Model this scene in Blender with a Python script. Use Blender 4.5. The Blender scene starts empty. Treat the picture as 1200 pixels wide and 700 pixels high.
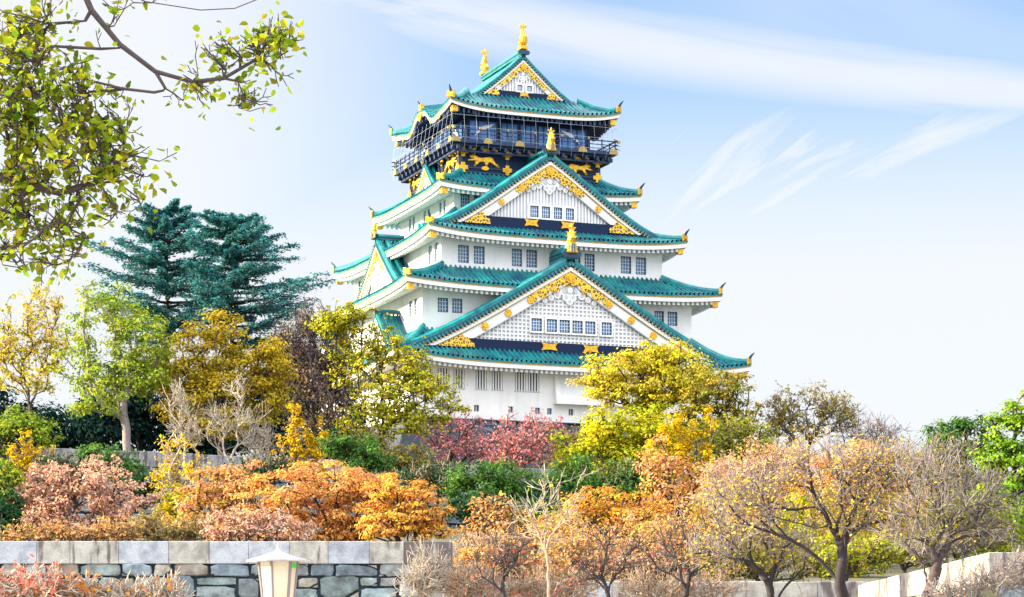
import bpy, math, random
import numpy as np
D, C = bpy.data, bpy.context.scene.collection
SC = bpy.context.scene
R = math.radians

# ------------------------------------------------------------------ camera, sky, sun, exposure
F, HZ = 2800.0, 790.0                     # focal length in photo pixels, eye level row of the photo
cam = D.cameras.new('camera'); cam_o = D.objects.new('camera', cam); C.objects.link(cam_o)
cam_o.location = (0, 0, 0); cam_o.rotation_euler = (R(90), 0, 0)
cam.sensor_width = 36; cam.lens = F/1200*36
cam.shift_y = (HZ-350)/1200
cam.clip_end = 8000; cam.clip_start = .1
SC.camera = cam_o
SUN_EL, SUN_DIR = 17.5, (-.99, .0)       # low warm sun, from the side and a little behind the castle
az = math.atan2(SUN_DIR[0], SUN_DIR[1])
w = D.worlds.new('World'); SC.world = w; w.use_nodes = True
nt = w.node_tree; N = nt.nodes; L = nt.links
for n in list(N): N.remove(n)
out = N.new('ShaderNodeOutputWorld'); bg = N.new('ShaderNodeBackground')
sky = N.new('ShaderNodeTexSky'); sky.sky_type = 'NISHITA'; sky.sun_disc = False
sky.sun_elevation = R(SUN_EL); sky.sun_rotation = az
sky.air_density = 1.0; sky.dust_density = .6; sky.ozone_density = 1.6
tc = N.new('ShaderNodeTexCoord')
def cloud(scale, stretch, rot, lo, hi, detail=7, dist=.6, loc=(0, 0, 0)):
    m0 = N.new('ShaderNodeMapping'); m0.inputs['Rotation'].default_value = rot; L.new(tc.outputs['Generated'], m0.inputs[0])
    m = N.new('ShaderNodeMapping'); m.inputs['Scale'].default_value = stretch; m.inputs['Location'].default_value = loc
    L.new(m0.outputs[0], m.inputs[0])
    t = N.new('ShaderNodeTexNoise'); t.inputs['Scale'].default_value = scale; t.inputs['Detail'].default_value = detail
    t.inputs['Roughness'].default_value = .55; t.inputs['Distortion'].default_value = dist
    L.new(m.outputs[0], t.inputs[0])
    r = N.new('ShaderNodeMapRange'); r.inputs[1].default_value = lo; r.inputs[2].default_value = hi; r.interpolation_type = 'SMOOTHSTEP'
    L.new(t.outputs[0], r.inputs[0]); return r.outputs[0]
def mth(op, a, b):
    n = N.new('ShaderNodeMath'); n.operation = op
    for i, v in enumerate((a, b)):
        if hasattr(v, 'links'): L.new(v, n.inputs[i])
        else: n.inputs[i].default_value = v
    return n.outputs[0]
c1 = cloud(2.2, (1, 1, 4.0), (0, R(-14), 0), .38, .66, 5, .3, (.35, 0, .1))      # broad veils
c2 = cloud(7.0, (1, 1, 3.2), (0, R(-28), 0), .48, .74, 8, 1.0, (.2, 0, .3))      # wisps
sep = N.new('ShaderNodeSeparateXYZ'); L.new(tc.outputs['Generated'], sep.inputs[0])
low = N.new('ShaderNodeMapRange'); low.inputs[1].default_value = .08; low.inputs[2].default_value = .27
low.inputs[3].default_value = 1; low.inputs[4].default_value = 0; low.interpolation_type = 'SMOOTHSTEP'
L.new(sep.outputs[2], low.inputs[0])                                             # thicker thin cloud towards the horizon
side = N.new('ShaderNodeMapRange'); side.inputs[1].default_value = -.15; side.inputs[2].default_value = .05
side.inputs[3].default_value = .93; side.inputs[4].default_value = 0; side.interpolation_type = 'SMOOTHSTEP'
L.new(sep.outputs[0], side.inputs[0])
def ramp(v, a, b, lo=0., hi_=1.):
    r = N.new('ShaderNodeMapRange'); r.interpolation_type = 'SMOOTHSTEP'
    for i, q in enumerate((a, b, lo, hi_)): r.inputs[i+1].default_value = q
    L.new(v, r.inputs[0]); return r.outputs[0]
X_, Z_ = sep.outputs[0], sep.outputs[2]
def streak(z0, slope, half, n_scale, lo, hi_, seed):                             # a long drawn-out band of high cloud
    d = mth('ABSOLUTE', mth('ADD', mth('ADD', Z_, mth('MULTIPLY', X_, slope)), -z0), 0.)
    return mth('MULTIPLY', ramp(d, 0., half, 1., 0.), cloud(n_scale, (1, .5, 5.0), (0, R(-9), 0), lo, hi_, 8, .8, (seed, 0, 0)))
s1_ = streak(.262, .15, .026, 5., .25, .55, .7)
def blob(cx, cz, rx, rz):
    a = mth('DIVIDE', mth('SUBTRACT', X_, cx), rx); b = mth('DIVIDE', mth('SUBTRACT', Z_, cz), rz)
    return ramp(mth('ADD', mth('MULTIPLY', a, a), mth('MULTIPLY', b, b)), 0., 1., 1., 0.)
wis = mth('MULTIPLY', cloud(3.2, (2.6, 1, 11.0), (0, R(24), 0), .36, .68, 12, .9, (.9, 0, .2)), blob(.14, .20, .15, .065))
wis = mth('MAXIMUM', wis, mth('MULTIPLY', cloud(4.5, (2.2, 1, 13.0), (0, R(38), 0), .38, .70, 12, 1.2, (.1, 0, .5)), blob(.10, .19, .10, .055)))
cov = mth('MAXIMUM', mth('MULTIPLY', c1, .38), mth('MULTIPLY', s1_, .85))
cov = mth('MAXIMUM', cov, mth('MULTIPLY', wis, .9))
cov = mth('MAXIMUM', cov, ramp(Z_, .155, .268, .93, .12))
cov = mth('MAXIMUM', cov, ramp(Z_, .3, .6, .0, .85))  # cloud cover added above the frame as fill light
cov = mth('MAXIMUM', cov, ramp(sep.outputs[1], .1, -.4, .0, .9))  # unseen cloud cover added behind the camera to fill shaded fronts
cov = mth('MINIMUM', mth('MAXIMUM', cov, side.outputs[0]), .97)
mx = N.new('ShaderNodeMix'); mx.data_type = 'RGBA'
L.new(cov, mx.inputs['Factor']); tn = N.new('ShaderNodeVectorMath'); tn.operation = 'MULTIPLY'; tn.inputs[1].default_value = (.60, .75, .90); L.new(sky.outputs[0], tn.inputs[0]); L.new(tn.outputs[0], mx.inputs['A'])
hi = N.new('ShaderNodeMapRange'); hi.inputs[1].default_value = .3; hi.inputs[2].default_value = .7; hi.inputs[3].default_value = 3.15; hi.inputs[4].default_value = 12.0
L.new(sep.outputs[2], hi.inputs[0])                                              # cloud overhead, out of view, brightened as added fill for shaded faces
cb = N.new('ShaderNodeVectorMath'); cb.operation = 'SCALE'; cb.inputs[0].default_value = (.98, .995, 1.03); L.new(mth('ADD', hi.outputs[0], ramp(sep.outputs[1], -.1, -.7, 0., 2.6)), cb.inputs['Scale'])  # extra brightness behind the camera is added fill
L.new(cb.outputs[0], mx.inputs['B'])                                             # cloud light: thin veil in view, boosted fill out of view
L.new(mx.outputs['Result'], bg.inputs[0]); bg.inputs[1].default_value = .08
L.new(bg.outputs[0], out.inputs[0])
sun = D.lights.new('sun', 'SUN'); sun.energy = 4.7; sun.angle = R(.5); sun.color = (1, .83, .56)
sun_o = D.objects.new('sun', sun); C.objects.link(sun_o)
from mathutils import Vector
sv = Vector((SUN_DIR[0], SUN_DIR[1], 0)).normalized()*math.cos(R(SUN_EL)) + Vector((0, 0, math.sin(R(SUN_EL))))
sun_o.rotation_euler = sv.to_track_quat('Z', 'Y').to_euler(); sun_o.location = (-100, 40, 120)
vs = SC.view_settings; vs.view_transform = 'Standard'; vs.look = 'None'; vs.gamma = 1; vs.use_curve_mapping = False
vs.exposure = 1.95

# ------------------------------------------------------------------ materials
def mat(name, col, rough=.7, metal=0, noise=0, nscale=3, col2=None, bump=0, bscale=20, spec=.5, detail=4):
    m = D.materials.new(name); m.use_nodes = True; t = m.node_tree; b = t.nodes['Principled BSDF']
    b.inputs['Base Color'].default_value = (*col, 1); b.inputs['Roughness'].default_value = rough; b.inputs['Metallic'].default_value = metal
    b.inputs['Specular IOR Level'].default_value = spec
    if noise or bump: co = t.nodes.new('ShaderNodeTexCoord')
    if noise:
        n = t.nodes.new('ShaderNodeTexNoise'); n.inputs['Scale'].default_value = nscale; n.inputs['Detail'].default_value = detail
        t.links.new(co.outputs['Object'], n.inputs[0])
        r = t.nodes.new('ShaderNodeValToRGB'); r.color_ramp.elements[0].position = .5-noise/2; r.color_ramp.elements[1].position = .5+noise/2
        c2 = col2 or tuple(c*.6 for c in col)
        r.color_ramp.elements[0].color = (*c2, 1); r.color_ramp.elements[1].color = (*col, 1)
        t.links.new(n.outputs[0], r.inputs[0]); t.links.new(r.outputs[0], b.inputs['Base Color'])
    if bump:
        n2 = t.nodes.new('ShaderNodeTexNoise'); n2.inputs['Scale'].default_value = bscale; n2.inputs['Detail'].default_value = 6
        t.links.new(co.outputs['Object'], n2.inputs[0])
        bp = t.nodes.new('ShaderNodeBump'); bp.inputs['Strength'].default_value = bump; bp.inputs['Distance'].default_value = .05
        t.links.new(n2.outputs[0], bp.inputs['Height']); t.links.new(bp.outputs[0], b.inputs['Normal'])
    return m
M = {}
M['plaster'] = mat('plaster', (.84, .83, .82), .8, noise=.35, nscale=.45, col2=(.72, .72, .73), bump=.12, bscale=6, detail=10)
def streaks(m):
    t = m.node_tree; b = t.nodes['Principled BSDF']; src = b.inputs['Base Color'].links[0].from_socket
    co = t.nodes.new('ShaderNodeTexCoord'); mp = t.nodes.new('ShaderNodeMapping'); mp.inputs['Scale'].default_value = (1.5, 1.5, .12)
    n = t.nodes.new('ShaderNodeTexNoise'); n.inputs['Scale'].default_value = 1.1; n.inputs['Detail'].default_value = 9; n.inputs['Roughness'].default_value = .65
    t.links.new(co.outputs['Object'], mp.inputs[0]); t.links.new(mp.outputs[0], n.inputs[0])
    r = t.nodes.new('ShaderNodeMapRange'); r.inputs[1].default_value = .52; r.inputs[2].default_value = .78; r.inputs[3].default_value = 0; r.inputs[4].default_value = .55
    x = t.nodes.new('ShaderNodeMix'); x.data_type = 'RGBA'; x.inputs['B'].default_value = (.50, .50, .51, 1)
    t.links.new(n.outputs[0], r.inputs[0]); t.links.new(r.outputs[0], x.inputs['Factor']); t.links.new(src, x.inputs['A']); t.links.new(x.outputs['Result'], b.inputs['Base Color'])
streaks(M['plaster'])
M['white_wood'] = mat('white_wood', (.80, .80, .79), .6, noise=.5, nscale=1.5, col2=(.72, .72, .72))
M['tile'] = mat('tile', (.008, .23, .22), .4, spec=.35, noise=.3, nscale=.8, col2=(.003, .06, .12), bump=.3, bscale=9, detail=10)  # dark blue patches put some of the roof shade into the tile colour
M['tile_ridge'] = mat('tile_ridge', (.010, .30, .28), .4, spec=.35, noise=.5, nscale=1.1, col2=(.003, .075, .13), detail=10)
M['tile_dark'] = mat('tile_dark', (.004, .045, .09), .45, noise=.5, nscale=2, col2=(.005, .035, .08))
M['navy'] = mat('navy', (.003, .014, .055), .55, spec=.2, noise=.5, nscale=1.2, col2=(.003, .014, .05))
M['lacquer'] = mat('lacquer', (.012, .030, .085), .5, spec=.35)
M['gold'] = mat('gold', (.84, .52, .05), .38, metal=.7, noise=.4, nscale=5, col2=(.50, .25, .02), bump=1.0, bscale=7)
M['gilt_dull'] = mat('gilt_dull', (.46, .33, .10), .5, metal=.3, noise=.5, nscale=5)
M['glass'] = mat('glass', (.13, .28, .50), .2, noise=.5, nscale=.9, col2=(.03, .09, .22))
M['blue_panel'] = mat('blue_panel', (.09, .30, .72), .25, noise=.4, nscale=1.0, col2=(.03, .11, .34))
M['slit'] = mat('slit', (.03, .09, .17), .4)
M['wire'] = mat('wire', (.50, .60, .72), .5)
M['white_paint'] = mat('white_paint', (.8, .8, .8), .5)
M['relief'] = mat('relief', (.50, .53, .60), .7)
def filigree():
    m = D.materials.new('filigree'); m.use_nodes = True; t = m.node_tree; b = t.nodes['Principled BSDF']
    co = t.nodes.new('ShaderNodeTexCoord'); v = t.nodes.new('ShaderNodeTexVoronoi'); v.feature = 'DISTANCE_TO_EDGE'; v.inputs['Scale'].default_value = 3.2
    t.links.new(co.outputs['Object'], v.inputs[0])
    r = t.nodes.new('ShaderNodeValToRGB'); r.color_ramp.elements[0].position = .10; r.color_ramp.elements[1].position = .17
    r.color_ramp.elements[0].color = (.86, .54, .05, 1); r.color_ramp.elements[1].color = (.20, .12, .05, 1)
    t.links.new(v.outputs['Distance'], r.inputs[0]); t.links.new(r.outputs[0], b.inputs['Base Color'])
    b.inputs['Metallic'].default_value = .5; b.inputs['Roughness'].default_value = .38
    bp = t.nodes.new('ShaderNodeBump'); bp.invert = True; bp.inputs['Distance'].default_value = .15; bp.inputs['Strength'].default_value = .8
    t.links.new(v.outputs['Distance'], bp.inputs['Height']); t.links.new(bp.outputs[0], b.inputs['Normal'])
    return m
M['filigree'] = filigree()
def attr_mat(name, rough=.85, bump=.6, bscale=8, noise=.25, nscale=5):
    m = D.materials.new(name); m.use_nodes = True; t = m.node_tree; b = t.nodes['Principled BSDF']; b.inputs['Roughness'].default_value = rough
    a = t.nodes.new('ShaderNodeAttribute'); a.attribute_name = 'tint'
    co = t.nodes.new('ShaderNodeTexCoord'); n = t.nodes.new('ShaderNodeTexNoise'); n.inputs['Scale'].default_value = nscale; n.inputs['Detail'].default_value = 8
    t.links.new(co.outputs['Object'], n.inputs[0])
    r = t.nodes.new('ShaderNodeMapRange'); r.inputs[1].default_value = .3; r.inputs[2].default_value = .7; r.inputs[3].default_value = 1-noise*1.6; r.inputs[4].default_value = 1+noise
    t.links.new(n.outputs[0], r.inputs[0])
    v = t.nodes.new('ShaderNodeVectorMath'); v.operation = 'SCALE'
    t.links.new(a.outputs['Color'], v.inputs[0]); t.links.new(r.outputs[0], v.inputs['Scale']); t.links.new(v.outputs[0], b.inputs['Base Color'])
    n2 = t.nodes.new('ShaderNodeTexNoise'); n2.inputs['Scale'].default_value = bscale; n2.inputs['Detail'].default_value = 8
    t.links.new(co.outputs['Object'], n2.inputs[0])
    bp = t.nodes.new('ShaderNodeBump'); bp.inputs['Strength'].default_value = bump; bp.inputs['Distance'].default_value = .06
    t.links.new(n2.outputs[0], bp.inputs['Height']); t.links.new(bp.outputs[0], b.inputs['Normal'])
    return m
M['stone'] = attr_mat('stone', bump=.9, bscale=6, noise=.32, nscale=3.5)
M['mortar'] = mat('mortar', (.035, .05, .075), .95)
def leaf_mat():
    m = D.materials.new('leaf'); m.use_nodes = True; t = m.node_tree
    for n in list(t.nodes): t.nodes.remove(n)
    o = t.nodes.new('ShaderNodeOutputMaterial'); a = t.nodes.new('ShaderNodeAttribute'); a.attribute_name = 'tint'
    d = t.nodes.new('ShaderNodeBsdfDiffuse'); tr = t.nodes.new('ShaderNodeBsdfTranslucent'); mi = t.nodes.new('ShaderNodeMixShader'); mi.inputs[0].default_value = .30
    t.links.new(a.outputs['Color'], d.inputs[0]); t.links.new(a.outputs['Color'], tr.inputs[0])
    t.links.new(d.outputs[0], mi.inputs[1]); t.links.new(tr.outputs[0], mi.inputs[2]); t.links.new(mi.outputs[0], o.inputs[0])
    return m
M['leaf'] = leaf_mat()
M['bark'] = mat('bark', (.075, .055, .06), .9, noise=.5, nscale=8, bump=.6, bscale=15)
M['bark_dark'] = mat('bark_dark', (.035, .028, .035), .9, noise=.5, nscale=8)
M['bark_pale'] = mat('bark_pale', (.46, .40, .34), .9, noise=.5, nscale=6)
M['bark_grey'] = mat('bark_grey', (.28, .24, .24), .9, noise=.5, nscale=6)
M['bark_tan'] = mat('bark_tan', (.40, .29, .21), .9, noise=.5, nscale=6)

# ------------------------------------------------------------------ mesh helpers
def tag(o, label=None, cat=None, group=None, kind=None):
    for k, v in (('label', label), ('category', cat), ('group', group), ('kind', kind)):
        if v: o[k] = v
    return o
def empty(name, loc, rz=0, **k):
    o = D.objects.new(name, None); C.objects.link(o); o.location = loc; o.rotation_euler = (0, 0, rz); o.empty_display_size = .5
    return tag(o, **k)
class MB:
    def __init__(s): s.v = []; s.f = []; s.m = []; s.c = []
    def add(s, vs, fs, mi=0, col=None):
        o = len(s.v); s.v += [tuple(p) for p in vs]; s.f += [tuple(o+i for i in f) for f in fs]; s.m += [mi]*len(fs)
        if col is not None: s.c += [col]*len(vs)
    def box(s, a, b, mi=0, T=None):
        x0, y0, z0 = a; x1, y1, z1 = b
        vs = [(x0, y0, z0), (x1, y0, z0), (x1, y1, z0), (x0, y1, z0), (x0, y0, z1), (x1, y0, z1), (x1, y1, z1), (x0, y1, z1)]
        if T: vs = [T(*p) for p in vs]
        s.add(vs, [(0, 3, 2, 1), (4, 5, 6, 7), (0, 1, 5, 4), (1, 2, 6, 5), (2, 3, 7, 6), (3, 0, 4, 7)], mi)
    def prism(s, poly, d0, d1, mi=0, T=None):          # poly in (u,z), extruded along v from d0 to d1
        n = len(poly); vs = [(u, d0, z) for u, z in poly]+[(u, d1, z) for u, z in poly]
        if T: vs = [T(*p) for p in vs]
        s.add(vs, [tuple(range(n)), tuple(range(2*n-1, n-1, -1))]+[(i, i+n, (i+1) % n+n, (i+1) % n) for i in range(n)], mi)
    def disc(s, u, z, r, d0, d1, mi=0, T=None, n=12, k=1.0):
        s.prism([(u+r*math.cos(2*math.pi*i/n), z+k*r*math.sin(2*math.pi*i/n)) for i in range(n)], d0, d1, mi, T)
    def sweep(s, pts, sec, mi=0, T=None, closed=False):  # section (across, up) carried along pts
        P = np.array(pts, float); n = len(P); k = len(sec); vs = []
        for i in range(n):
            d = P[min(i+1, n-1)]-P[max(i-1, 0)]
            h = np.array([d[1], -d[0], 0]); l = np.linalg.norm(h)
            h = h/l if l > 1e-6 else np.array([1., 0, 0])
            for (a, b) in sec: vs.append(P[i]+h*a+np.array([0, 0, b]))
        if T: vs = [T(*p) for p in vs]
        fs = [(i*k+j, i*k+(j+1) % k, (i+1)*k+(j+1) % k, (i+1)*k+j) for i in range(n-1) for j in range(k)]
        fs += [tuple(range(k-1, -1, -1)), tuple((n-1)*k+j for j in range(k))]
        s.add(vs, fs, mi)
    def tube(s, pts, rad, n=6, mi=0, T=None):
        P = np.array(pts, float); m = len(P); vs = []
        rad = [rad]*m if np.isscalar(rad) else rad
        for i in range(m):
            d = P[min(i+1, m-1)]-P[max(i-1, 0)]; d = d/(np.linalg.norm(d)+1e-9)
            ref = np.array([1., 0, 0]) if abs(d[0]) < .8 else np.array([0, 1., 0])
            a = np.cross(d, ref); a /= np.linalg.norm(a); b = np.cross(d, a)
            for j in range(n):
                t = 2*math.pi*j/n; vs.append(P[i]+rad[i]*(a*math.cos(t)+b*math.sin(t)))
        if T: vs = [T(*p) for p in vs]
        s.add(vs, [(i*n+j, i*n+(j+1) % n, (i+1)*n+(j+1) % n, (i+1)*n+j) for i in range(m-1) for j in range(n)]
              + [tuple(range(n-1, -1, -1)), tuple((m-1)*n+j for j in range(n))], mi)
    def lathe(s, prof, c, n=10, mi=0, T=None, sx=1, sy=1):
        k = len(prof); vs = []
        for r, z in prof:
            for j in range(n):
                t = 2*math.pi*j/n; vs.append((c[0]+sx*r*math.cos(t), c[1]+sy*r*math.sin(t), c[2]+z))
        if T: vs = [T(*p) for p in vs]
        s.add(vs, [(i*n+j, i*n+(j+1) % n, (i+1)*n+(j+1) % n, (i+1)*n+j) for i in range(k-1) for j in range(n)]
              + [tuple(range(n-1, -1, -1)), tuple((k-1)*n+j for j in range(n))], mi)
    def build(s, name, mats, parent=None, off=(0, 0, 0), smooth=False):
        me = D.meshes.new(name)
        v = [(p[0]-off[0], p[1]-off[1], p[2]-off[2]) for p in s.v]
        me.from_pydata(v, [], s.f)
        for m in (mats if isinstance(mats, (list, tuple)) else [mats]): me.materials.append(m)
        me.polygons.foreach_set('material_index', s.m)
        if smooth: me.polygons.foreach_set('use_smooth', [True]*len(s.f))
        if s.c:
            a = me.color_attributes.new('tint', 'FLOAT_COLOR', 'POINT')
            a.data.foreach_set('color', np.array([(*c, 1) for c in s.c], np.float32).ravel())
        me.update()
        o = D.objects.new(name, me); C.objects.link(o)
        if parent: o.parent = parent
        return o
def np_mesh(name, V, Q, mats, parent=None, col=None, smooth=False, mi=None):
    V = np.asarray(V, np.float32); Q = np.asarray(Q, np.int32); k = Q.shape[1]
    me = D.meshes.new(name); me.vertices.add(len(V)); me.vertices.foreach_set('co', V.ravel())
    me.loops.add(Q.size); me.loops.foreach_set('vertex_index', Q.ravel())
    me.polygons.add(len(Q)); me.polygons.foreach_set('loop_start', np.arange(0, Q.size, k, dtype=np.int32))
    me.polygons.foreach_set('loop_total', np.full(len(Q), k, np.int32))
    for m in (mats if isinstance(mats, (list, tuple)) else [mats]): me.materials.append(m)
    if smooth: me.polygons.foreach_set('use_smooth', np.ones(len(Q), bool))
    if mi is not None: me.polygons.foreach_set('material_index', np.asarray(mi, np.int32))
    if col is not None:
        a = me.color_attributes.new('tint', 'FLOAT_COLOR', 'POINT')
        a.data.foreach_set('color', np.concatenate([col, np.ones((len(col), 1))], 1).astype(np.float32).ravel())
    me.update(calc_edges=True)
    o = D.objects.new(name, me); C.objects.link(o)
    if parent: o.parent = parent
    return o
def at(px, py, Y): return np.array([(px-600)/F*Y, Y, (HZ-py)/F*Y])

# ------------------------------------------------------------------ ground
GZ = -1.6
def tl(x): return 148+.5*(min(60, max(-60, x))+28.4)     # line of the terrace wall
def gz(x, y):
    if y < 49.9 or (x < 10.4 and y < 69.4) : return GZ
    if x < -2.0 and y < 75.3: return GZ
    if y < tl(x)+.3: return 2.2+max(0, y-70)*.085
    return 13.6
xs = sorted(set([-3000, -800, -300, -120] + list(range(-90, 91, 6)) + [-2.0, -2.02, 10.4, 10.42] + [120, 300, 800, 3000]))
ys = sorted(set([-60, 0, 20, 40, 49.88, 49.92, 60, 69.38, 69.42, 72, 75.28, 75.32] + list(range(80, 148, 5)) + [148.28, 148.32, 155, 160, 180, 200, 220, 250, 300, 500, 1200, 5000]))
def wy(x, y):
    t = min(1, max(0, (y-90)/50)) if y < 150 else min(1, max(0, (250-y)/90))
    return y+t*(tl(x)-148)
gv = [(x, wy(x, y), gz(x, wy(x, y))) for y in ys for x in xs]; nx = len(xs)
gq = [(j*nx+i, j*nx+i+1, (j+1)*nx+i+1, (j+1)*nx+i) for j in range(len(ys)-1) for i in range(nx-1)]
g = np_mesh('ground', gv, gq, mat('soil', (.10, .085, .055), .95, noise=.4, nscale=.5, col2=(.05, .06, .03), bump=.6, bscale=2))
tag(g, kind='structure')
pz = np_mesh('bounce_path', [(-60, -40, GZ+.004), (10.3, -40, GZ+.004), (10.3, 69.2, GZ+.004), (-60, 69.2, GZ+.004)], [(0, 1, 2, 3)], mat('pale_gravel', (.50, .46, .38), .95, noise=.4, nscale=.6, col2=(.42, .39, .33), bump=.4, bscale=30))  # unseen pale gravel sheet, added to bounce light onto the shaded faces
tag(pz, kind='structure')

# ------------------------------------------------------------------ stone walls
def clip(poly, nx_, nz_, d):                        # keep points with n.p <= d
    o = []
    for i in range(len(poly)):
        a, b = poly[i], poly[(i+1) % len(poly)]
        da = nx_*a[0]+nz_*a[1]-d; db = nx_*b[0]+nz_*b[1]-d
        if da <= 0: o.append(a)
        if da*db < 0:
            t = da/(da-db); o.append((a[0]+(b[0]-a[0])*t, a[1]+(b[1]-a[1])*t))
    return o
STONE_COL = [(.15, .19, .24), (.20, .24, .26), (.30, .33, .35), (.22, .28, .33), (.38, .36, .31), (.27, .32, .32), (.42, .41, .38), (.19, .24, .30), (.33, .30, .27), (.24, .31, .33), (.36, .38, .40)]
def stone_field(mb, W, H, size, rng, T, gap=.05, asp=1.25, deep=.12, cols=STONE_COL, back_mi=1):
    """dry stones over a W x H face; T(s, out, z) places a point"""
    polys = []; z = -size*rng.uniform(0, .3)
    while z < H:
        rh = size*rng.uniform(.55, 1.2); x = -size*rng.random()
        if z+rh > H-.12*size: rh = max(.2*size, H-z)
        while x < W:
            rw = size*asp*rng.uniform(.5, 1.5); j = lambda: rng.uniform(.012, .10)*size
            def quad(x0, x1, z0, z1):
                q = [(x0+j()*.7, z0+j()*.6), (x1-j()*.7, z0+j()*.6), (x1-j(), z1-j()*.6), (x0+j(), z1-j()*.6)]
                if rng.random() < .5:
                    i = rng.randrange(4); a, b, n = q[i-1], q[i], q[(i+1) % 4]; t = rng.uniform(.15, .5)
                    q[i:i+1] = [(b[0]+(a[0]-b[0])*t, b[1]+(a[1]-b[1])*t), (b[0]+(n[0]-b[0])*t, b[1]+(n[1]-b[1])*t)]
                    polys.append([(b[0]+(a[0]-b[0])*t*.7, b[1]+(a[1]-b[1])*t*.7), b, (b[0]+(n[0]-b[0])*t*.7, b[1]+(n[1]-b[1])*t*.7)][::1])
                polys.append(q)
            if rng.random() < .25 and rh > .7*size:
                t = rng.uniform(.35, .65); quad(x, x+rw, z, z+rh*t)
                if rng.random() < .5: quad(x, x+rw*.5, z+rh*t, z+rh); quad(x+rw*.5, x+rw, z+rh*t, z+rh)
                else: quad(x, x+rw, z+rh*t, z+rh)
            else: quad(x, x+rw, z, z+rh+rng.uniform(-.06, .08)*size)
            x += rw
        z += rh
    for poly in polys:
        for nx_, nz_, d_ in ((-1, 0, 0), (1, 0, W), (0, -1, 0), (0, 1, H)):
            if len(poly) > 2: poly = clip(poly, nx_, nz_, d_)
        if len(poly) < 3: continue
        P = np.array(poly); c = P.mean(0)
        if np.ptp(P[:, 0]) < .06*size or np.ptp(P[:, 1]) < .06*size: continue
        q = []
        for k in range(len(P)):
            a, b, n = P[k-1], P[k], P[(k+1) % len(P)]
            e = rng.uniform(.06, .2); q += [b+(a-b)*e, b+(n-b)*e*rng.uniform(.6, 1.4)]
        q = np.array(q); mid = (q+np.roll(q, -1, 0))/2+np.array([[rng.uniform(-.028, .028)*size, rng.uniform(-.028, .028)*size] for _ in q])
        q = np.stack([q, mid], 1).reshape(-1, 2); n = len(q); bul = deep*rng.uniform(.55, 1.25); tx, tz = rng.uniform(-.12, .12), rng.uniform(-.12, .12)
        r1 = c+(q-c)*.965; r2 = c+(q-c)*.84
        vs = [T(p[0], -.12, p[1]) for p in q]+[T(p[0], bul*.45, p[1]) for p in q]
        vs += [T(p[0], bul*.85+tx*(p[0]-c[0])+tz*(p[1]-c[1]), p[1]) for p in r1]
        vs += [T(p[0], bul+tx*(p[0]-c[0])+tz*(p[1]-c[1])+rng.uniform(-.012, .012)*size, p[1]) for p in r2]
        fs = [(k+a*n, (k+1) % n+a*n, (k+1) % n+(a+1)*n, k+(a+1)*n) for a in range(3) for k in range(n)]+[tuple(range(3*n, 4*n))]
        col = np.array(cols[rng.randrange(len(cols))])*rng.uniform(.6, 1.05)
        mb.add(vs, fs, 0, tuple(col))
    mb.add([T(0, -.06, 0), T(W, -.06, 0), T(W, -.06, H), T(0, -.06, H)], [(0, 1, 2, 3)], back_mi, (.03, .04, .06))
def rough_block(mb, lo, hi, T=None, bev=.025):
    x0, y0, z0 = lo; x1, y1, z1 = hi
    sec = [(y0+bev, z0), (y0, z0+bev), (y0, z1-bev), (y0+bev, z1), (y1-bev, z1), (y1, z1-bev), (y1, z0+bev), (y1-bev, z0)]
    vs = []
    for x, k in ((x0, bev), (x0+bev, 0), (x1-bev, 0), (x1, bev)):
        for y, z in sec:
            yy = y + (k if y < (y0+y1)/2 else -k)*.6; zz = z+(k if z < (z0+z1)/2 else -k)*.6
            vs.append((x, yy, zz))
    if T: vs = [T(*p) for p in vs]
    n = 8
    mb.add(vs, [(i*n+j, (i+1)*n+j, (i+1)*n+(j+1) % n, i*n+(j+1) % n) for i in range(3) for j in range(n)]+[tuple(range(n)), tuple(3*n+j for j in range(n-1, -1, -1))], 0)
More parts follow.
